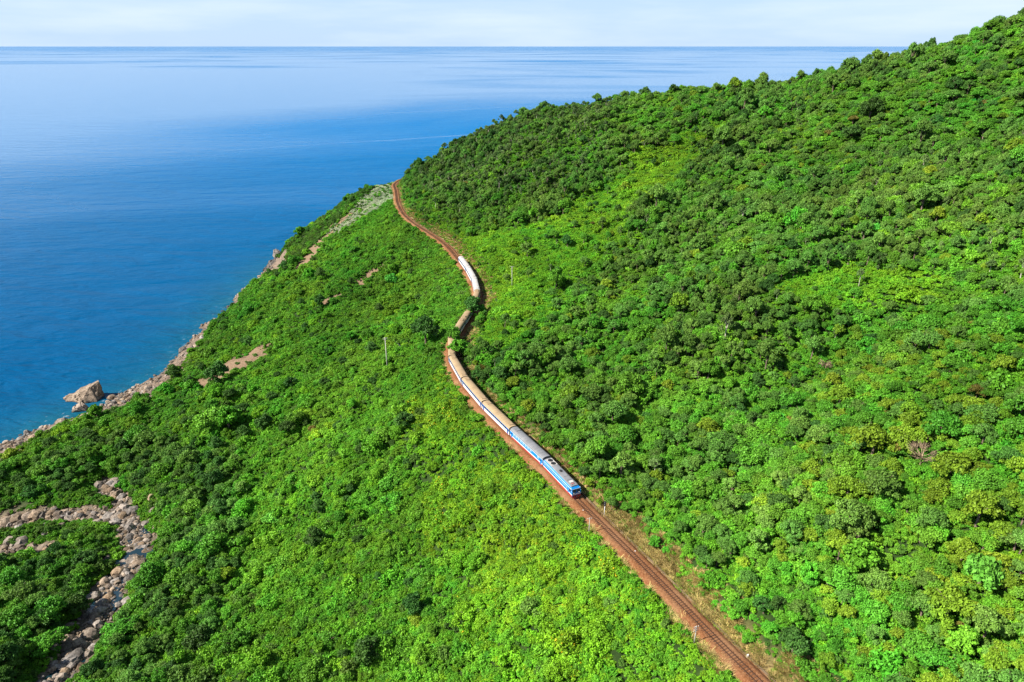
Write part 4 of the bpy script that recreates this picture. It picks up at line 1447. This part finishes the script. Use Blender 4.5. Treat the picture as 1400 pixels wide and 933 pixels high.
# ------------------------------------------------------------------ rocks
import bmesh
t = NT('granite')
tc = t.new('ShaderNodeTexCoord').outputs['Object']
oi = t.new('ShaderNodeObjectInfo').outputs['Random']
P_ = t.pos()
n1 = t.noise(P_, 0.9, 7, 0.7, 0.5)
c = t.ramp(n1, [(0.30, (0.045, 0.031, 0.021)), (0.46, (0.145, 0.102, 0.068)), (0.60, (0.235, 0.175, 0.118)), (0.78, (0.33, 0.275, 0.21))])
hs = t.new('ShaderNodeHueSaturation')
t.link(c, hs.inputs['Color'])
t.link(t.math('MULTIPLY_ADD', oi, 1.05, 0.42), hs.inputs['Value'])
t.link(t.math('MULTIPLY_ADD', t.math('FRACT', t.math('MULTIPLY', oi, 13.7)), 0.75, 0.40), hs.inputs['Saturation'])
sp3 = t.new('ShaderNodeSeparateXYZ'); t.link(P_, sp3.inputs[0])
wet = t.math('SUBTRACT', 1.0, t.math('MULTIPLY_ADD', sp3.outputs[2], 1.6, -0.35, clamp=True))
c = t.mix(t.math('MULTIPLY', wet, 0.8), hs.outputs[0], (0.030, 0.025, 0.020))
M['granite'] = t.done(t.bsdf(c, 0.85, 0.25, bump=t.noise(P_, 3.0, 8, 0.7), bump_s=0.8, bump_d=0.25).outputs[0])

def rock_proto(name, seed, cuts=9, sub=3, stretch=(1, 1, .7)):
    rg_ = np.random.default_rng(seed)
    bm = bmesh.new()
    bmesh.ops.create_icosphere(bm, subdivisions=sub, radius=1)
    co = np.array([v.co for v in bm.verts])
    for k in range(cuts):
        nv = rg_.normal(size=3)
        nv /= np.linalg.norm(nv)
        d = rg_.uniform(.5, .85)
        a = co @ nv
        co = co - np.where(a > d, a - d, 0)[:, None] * nv[None]
    co *= (1 + 0.05 * rg_.normal(size=(len(co), 1))) * np.array(stretch)
    for v, c_ in zip(bm.verts, co):
        v.co = c_
    me = bpy.data.meshes.new(name)
    bm.to_mesh(me)
    bm.free()
    me.materials.append(M['granite'])
    o = bpy.data.objects.new(name, me)
    COL.objects.link(o)
    return o
ROCKS = [rock_proto('boulder', 400 + k, 7 + k, 2, (1, .75 + .08 * k, .55 + .07 * k)) for k in range(6)]

rgr = np.random.default_rng(77)
POOL = at_z(178, 768, 13.0)
bx, by, bs, where = [], [], [], []
# shore
uu_, vv_, _ = project(np.c_[CO, np.zeros(len(CO))])
for k in range(len(CO)):
    if not np.isfinite(uu_[k]) or uu_[k] < -90 or uu_[k] > 392:
        continue
    beach = uu_[k] < 250
    for q in range((60 if uu_[k] < 195 else 22) if beach else 12):
        o_ = rgr.uniform(-5, 26 if beach else 7) if rgr.random() < .9 else -rgr.uniform(4, 16)
        p2 = CO[k] - cn[k] * o_ + cg[k] * rgr.uniform(-2, 2)
        bx.append(p2[0]); by.append(p2[1]); bs.append(min(3.2, .62 * math.exp(rgr.normal() * .6))); where.append(0)
# stream bed
for ci, P in enumerate(STR):
    for pk, p3 in enumerate(P):
        for q in range(36):
            r_ = rgr.normal() * 5.2
            a_ = rgr.random() * 6.283
            bx.append(p3[0] + math.cos(a_) * r_); by.append(p3[1] + math.sin(a_) * r_); bs.append(min(3.0, .44 * math.exp(rgr.normal() * .75)))
            near_pool = math.hypot(p3[0] - POOL[0], p3[1] - POOL[1]) < 15
            where.append(1 if near_pool else (2 if pk < len(P) * .34 else 3 if pk < len(P) * .62 else 4) if ci == 0 else 4 + ci)
bx, by, bs, where = map(np.array, (bx, by, bs, where))
bz = ground(bx, by)
_, _, _, bu, bv, bd = zones(bx, by, bz)
ok = (bz > -1.6) & (bz < 26) & (bu > -60) & (bv < 960)
bx, by, bs, where, bz, bd, bu, bv = [a[ok] for a in (bx, by, bs, where, bz, bd, bu, bv)]
px = bs / bd * np.where((bu > 0) & (bv < 933) & (bu < 1400), 1, .01)
order = np.argsort(-px)[:270]
ind = np.zeros(len(bx), bool)
ind[order] = True
used_r = set()
for i in np.where(ind)[0]:
    k = int(rgr.integers(6))
    o = ROCKS[k]
    if k in used_r:
        o = o.copy()
        COL.objects.link(o)
    used_r.add(k)
    s_ = float(bs[i])
    o.location = (bx[i], by[i], bz[i] + s_ * .12)
    o.rotation_euler = (rgr.normal() * .3, rgr.normal() * .3, rgr.random() * 6.28)
    o.scale = (s_, s_, s_)
    sz_ = 'big' if s_ > 1.25 else 'medium-sized' if s_ > .9 else 'small'
    if where[i] == 0:
        wt = 'standing in the shallow water' if bz[i] < .0 else 'on the shore at the foot of the wooded slope'
        tag(o, '%s weathered granite boulder %s' % (sz_, wt), 'boulder', '%s boulders %s' % (sz_, wt))
    else:
        sz_ = 'huge' if s_ > 1.75 else 'big' if s_ > 1.3 else 'medium-sized'
        wt = ('beside the dark pool of the stream', 'in the shaded upper stream bed', 'in the stream bed above the pool', 'in the stream channel leading to the shore', 'in the short gully off the stream bend', 'in the side channel below the thicket')[int(where[i]) - 1]
        tag(o, '%s pale granite boulder %s' % (sz_, wt), 'boulder', '%s boulders %s' % (sz_, wt))
q = ~ind
scatter('loose_stones', np.stack([bx, by, bz + bs * .1], 1)[q], rgr.integers(0, 6, int(q.sum())), rots(int(q.sum()), rgr, .3), np.stack([bs, bs, bs], 1)[q], [[o] for o in ROCKS], 'loose granite stones strewn over the shore and stream bed', 'stones')

def crag(name, loc, rz, pts, label, sub=3, amp=.32):
    bm = bmesh.new()
    for p_ in pts:
        bm.verts.new(p_)
    bmesh.ops.convex_hull(bm, input=bm.verts)
    bmesh.ops.delete(bm, geom=[v for v in bm.verts if not v.link_faces], context='VERTS')
    bmesh.ops.triangulate(bm, faces=bm.faces)
    bmesh.ops.subdivide_edges(bm, edges=bm.edges, cuts=sub, use_grid_fill=True)
    bmesh.ops.triangulate(bm, faces=bm.faces)
    bmesh.ops.subdivide_edges(bm, edges=bm.edges, cuts=2, use_grid_fill=True)
    bm.normal_update()
    for v in bm.verts:
        c_ = v.co
        a1 = float(fbm(c_.x + c_.z * .7, c_.y + c_.z * .4, 5.5, 70.0, 3)) - .5
        a2 = float(vnoise(c_.x * 1.3 + c_.z * 2, c_.y - c_.z, 1.5, 71.0)) - .5
        crack = abs(math.sin(c_.x * .55 + c_.z * .35 + a1 * 4)) < .16
        v.co = c_ + v.normal * (a1 * 9 * amp + a2 * 1.6 * amp - (1.8 * amp if crack else 0))
    me = bpy.data.meshes.new(name)
    bm.to_mesh(me)
    bm.free()
    me.materials.append(M['granite'])
    o = bpy.data.objects.new(name, me)
    COL.objects.link(o)
    o.location = loc
    o.rotation_euler = (0, 0, rz)
    tag(o, label, 'rock')
    return o
X0, Y0, _ = at_z(113, 545, 0)
crag('sea_rock', (X0, Y0, 0), 0, [(-11.5, 0, .4), (-11, 1.5, -2), (-5, 4.5, 3.2), (8.6, 4, 9.3), (9.6, 2.5, 9.0), (6, -1, 7.6), (10.8, 3, 0), (10.2, -4, 0), (3, -6.5, .6), (-5, -4, .9), (5, 7, -1), (10.5, 2, -3), (3, -7, -3), (-11, -1, -3), (-2, 6, -3), (9, 6, -3), (9.5, -5, -3)],
     'big wedge-shaped granite rock rising from the sea off the boulder shore')
X0, Y0, _ = at_z(374, 369, 0)
crag('headland_rock', (X0, Y0, 0), .3, [(-9, -3, -2), (-8, 4, -2), (8, 6, -2), (9, -5, -2), (-7, 0, 4), (-2, 3, 8), (5, 4, 10), (7, -2, 7), (1, -4, 5), (-8.5, -2, 1)],
     'jagged pink granite outcrop at the foot of the cape', amp=.4)
X0, Y0, _ = at_z(378, 352, 0)
crag('headland_rock', (X0, Y0 + 2, 0), 1.0, [(-5, -4, -2), (-5, 4, -2), (5, 4, -2), (5, -4, -2), (-3, 0, 5), (0, 2, 7), (3, 0, 6), (1, -2.5, 4.5)],
     'smaller rounded granite rock standing off the cape', amp=.35)
X0, Y0, _ = at_z(108, 560, .5)
crag('shore_rock', (X0, Y0, .3), .4, [(-4, -2, -1), (-4, 2, -1), (4, 2.5, -1), (4, -2.5, -1), (-2.5, 0, 3), (1, 1, 3.6), (3, -.5, 2.4), (0, -2, 2.2)],
     'pale granite block on the shore beside the wedge-shaped sea rock', sub=2, amp=.22)

# pool in the stream bed
t = NT('pool_water')
pb = t.bsdf((0.006, 0.020, 0.028), 0.08, 0.5, bump=t.noise(t.pos(), 1.2, 3, 0.5), bump_s=0.15, bump_d=0.1)
M['pool_water'] = t.done(pb.outputs[0])
c3 = at_z(178, 768, 13.0)
pv = [(c3[0], c3[1], 13.05)]
for k in range(28):
    a_ = 2 * math.pi * k / 28
    r_ = 6.2 * (1 + .22 * math.sin(2 * a_ + 1) + .12 * math.sin(5 * a_))
    pv.append((c3[0] + math.cos(a_) * r_ * .9, c3[1] + math.sin(a_) * r_ * 1.5, 13.05))
pool = mesh_obj('stream_pool', pv, [(0, k + 1, (k + 1) % 28 + 1) for k in range(28)], 'pool_water')
tag(pool, kind='structure')

wp = STR[0][:int(len(STR[0]) * .62)]
wt_ = np.gradient(wp[:, :2], axis=0)
wt_ /= np.linalg.norm(wt_, axis=1)[:, None]
V, F = [], []
for k in range(len(wp)):
    hw = 3.4 + 1.4 * math.sin(k * .55) + .8 * math.sin(k * 1.7)
    for a in (-1, -.4, .3, 1):
        V.append((wp[k, 0] - wt_[k, 1] * hw * a, wp[k, 1] + wt_[k, 0] * hw * a, wp[k, 2] - .88))
for k in range(len(wp) - 1):
    for a in range(3):
        F.append((k * 4 + a, k * 4 + a + 1, k * 4 + a + 5, k * 4 + a + 4))
tag(mesh_obj('stream', V, F, 'pool_water'), kind='structure')

# ------------------------------------------------------------------ posts and poles
def ground_hit(pu, pv, z=60.0):
    for _ in range(40):
        X_, Y_2, _z = at_z(pu, pv, z)
        z = z * .5 + float(ground(X_, Y_2)) * .5
    return X_, Y_2, z

def utility_pole(pu, pv, hgt, label, arms=1, r=.16, rz=0.2, mat='grey_post'):
    X_, Y_2, z = ground_hit(pu, pv)
    root = bpy.data.objects.new('utility_pole', None)
    COL.objects.link(root)
    root.location = (X_, Y_2, z - .3)
    root.rotation_euler = (0, 0, rz)
    V, F = tube([(0, 0, 0), (.02, 0, hgt * .5), (0, 0, hgt)], [r * 1.3, r * 1.1, r * .75], 8)
    mesh_obj('pole', V, F, mat, root, smooth_f=True)
    for a in range(arms):
        zc = hgt - .35 - a * .55
        aw = 1.0 if hgt > 8 else .6
        V, F = box(-aw, aw, -.3 * r, .3 * r, zc - .4 * r, zc + .4 * r)
        arm = mesh_obj('crossarm', V, F, mat, root)
        for xx in (-.85 * aw, -.3 * aw, .3 * aw, .85 * aw):
            V, F = tube([(xx, 0, zc + .4 * r), (xx, 0, zc + .16), (xx, 0, zc + .24)], [.03, .05 + .02 * aw, .03], 6)
            mesh_obj('insulator', V, F, 'white_paint', arm)
    tag(root, label, 'utility pole')
    return root
utility_pole(530, 509, 16.5, 'tall pale concrete utility pole in the creeper below the train bend', 2, .20)
utility_pole(950, 178, 13.5, 'pale utility pole near the ridge at the top of the bright clearing', 1, .24)
utility_pole(700, 394, 11.5, 'slim pale utility pole in the scrub uphill of the train tail', 1, .16)
utility_pole(805, 731, 5.6, 'thin short telegraph pole on the seaward edge of the bare track', 1, .09)
utility_pole(949, 880, 5.2, 'short telegraph pole with several crossarms beside the bare track', 3, .10, rz=.35)

X_, Y_2, z = ground_hit(826, 706)
sg = bpy.data.objects.new('railway_signal', None)
COL.objects.link(sg)
sg.location = (X_, Y_2, z - .2)
V, F = tube([(0, 0, 0), (0, 0, 4.4)], [.09, .08], 8)
mesh_obj('post', V, F, 'white_paint', sg, smooth_f=True)
V, F = join_geo([box(-.32, .32, -.10, .12, 3.5, 4.9), box(-.12, .12, -.3, -.1, 4.4, 4.5)])
hd = mesh_obj('signal_head', V, F, 'dark_metal', sg)
for zz in (3.85, 4.5):
    V = [(math.cos(k * math.pi / 5) * .13, -.105, zz + math.sin(k * math.pi / 5) * .13) for k in range(10)] + [(math.cos(k * math.pi / 5) * .10, -.15, zz + math.sin(k * math.pi / 5) * .10) for k in range(10)]
    mesh_obj('lamp', V, [(k, (k + 1) % 10, 10 + (k + 1) % 10, 10 + k) for k in range(10)] + [tuple(range(10, 20))], 'glass', hd)
tag(sg, 'white railway signal post with black head beside the locomotive', 'signal')

for pu, pv, lab in ((1022, 899, 'white kilometre marker stone on the verge by the drain wall'), (797, 701, 'white marker stone on the seaward shoulder ahead of the locomotive'), (868, 757, 'pale marker stone at the creeper edge of the bare track')):
    X_, Y_2, z = ground_hit(pu, pv, TZ)
    V, F = join_geo([box(-.17, .17, -.10, .10, -.3, .62), prism_x([(-.10, .62), (.10, .62), (.06, .74), (-.06, .74)], -.15, .15)])
    o = mesh_obj('marker_stone', V, F, 'white_paint')
    o.location = (X_, Y_2, z + .1)
    tag(o, lab, 'marker stone')

# dark post lying askew in the creeper
a3, b3 = ground_hit(540, 473), ground_hit(556, 489)
V, F = tube([(a3[0], a3[1], a3[2] + 3.0), ((a3[0] + b3[0]) / 2, (a3[1] + b3[1]) / 2, (a3[2] + b3[2]) / 2 + 2.6), (b3[0], b3[1], b3[2] + 1.4)], [.10, .22, .30], 8)
o = mesh_obj('fallen_trunk', V, F, 'dark_metal', smooth_f=True)
tag(o, 'dark bare fallen trunk lying across the creeper beside the tall utility pole', 'trunk')

# dead tree
for X_, Y_2, z, sc_, lab in dead_pos:
    root = bpy.data.objects.new('dead_tree', None)
    COL.objects.link(root)
    root.location = (X_, Y_2, z - 1.0)
    root.scale = (sc_, sc_, sc_ * 1.15)
    tk = trunk_mesh('trunk', int(sc_ * 100), 3.6, .13, 2.6, 'dead_twig', 13, True)
    tk.parent = root
    tag(root, lab, 'dead tree')
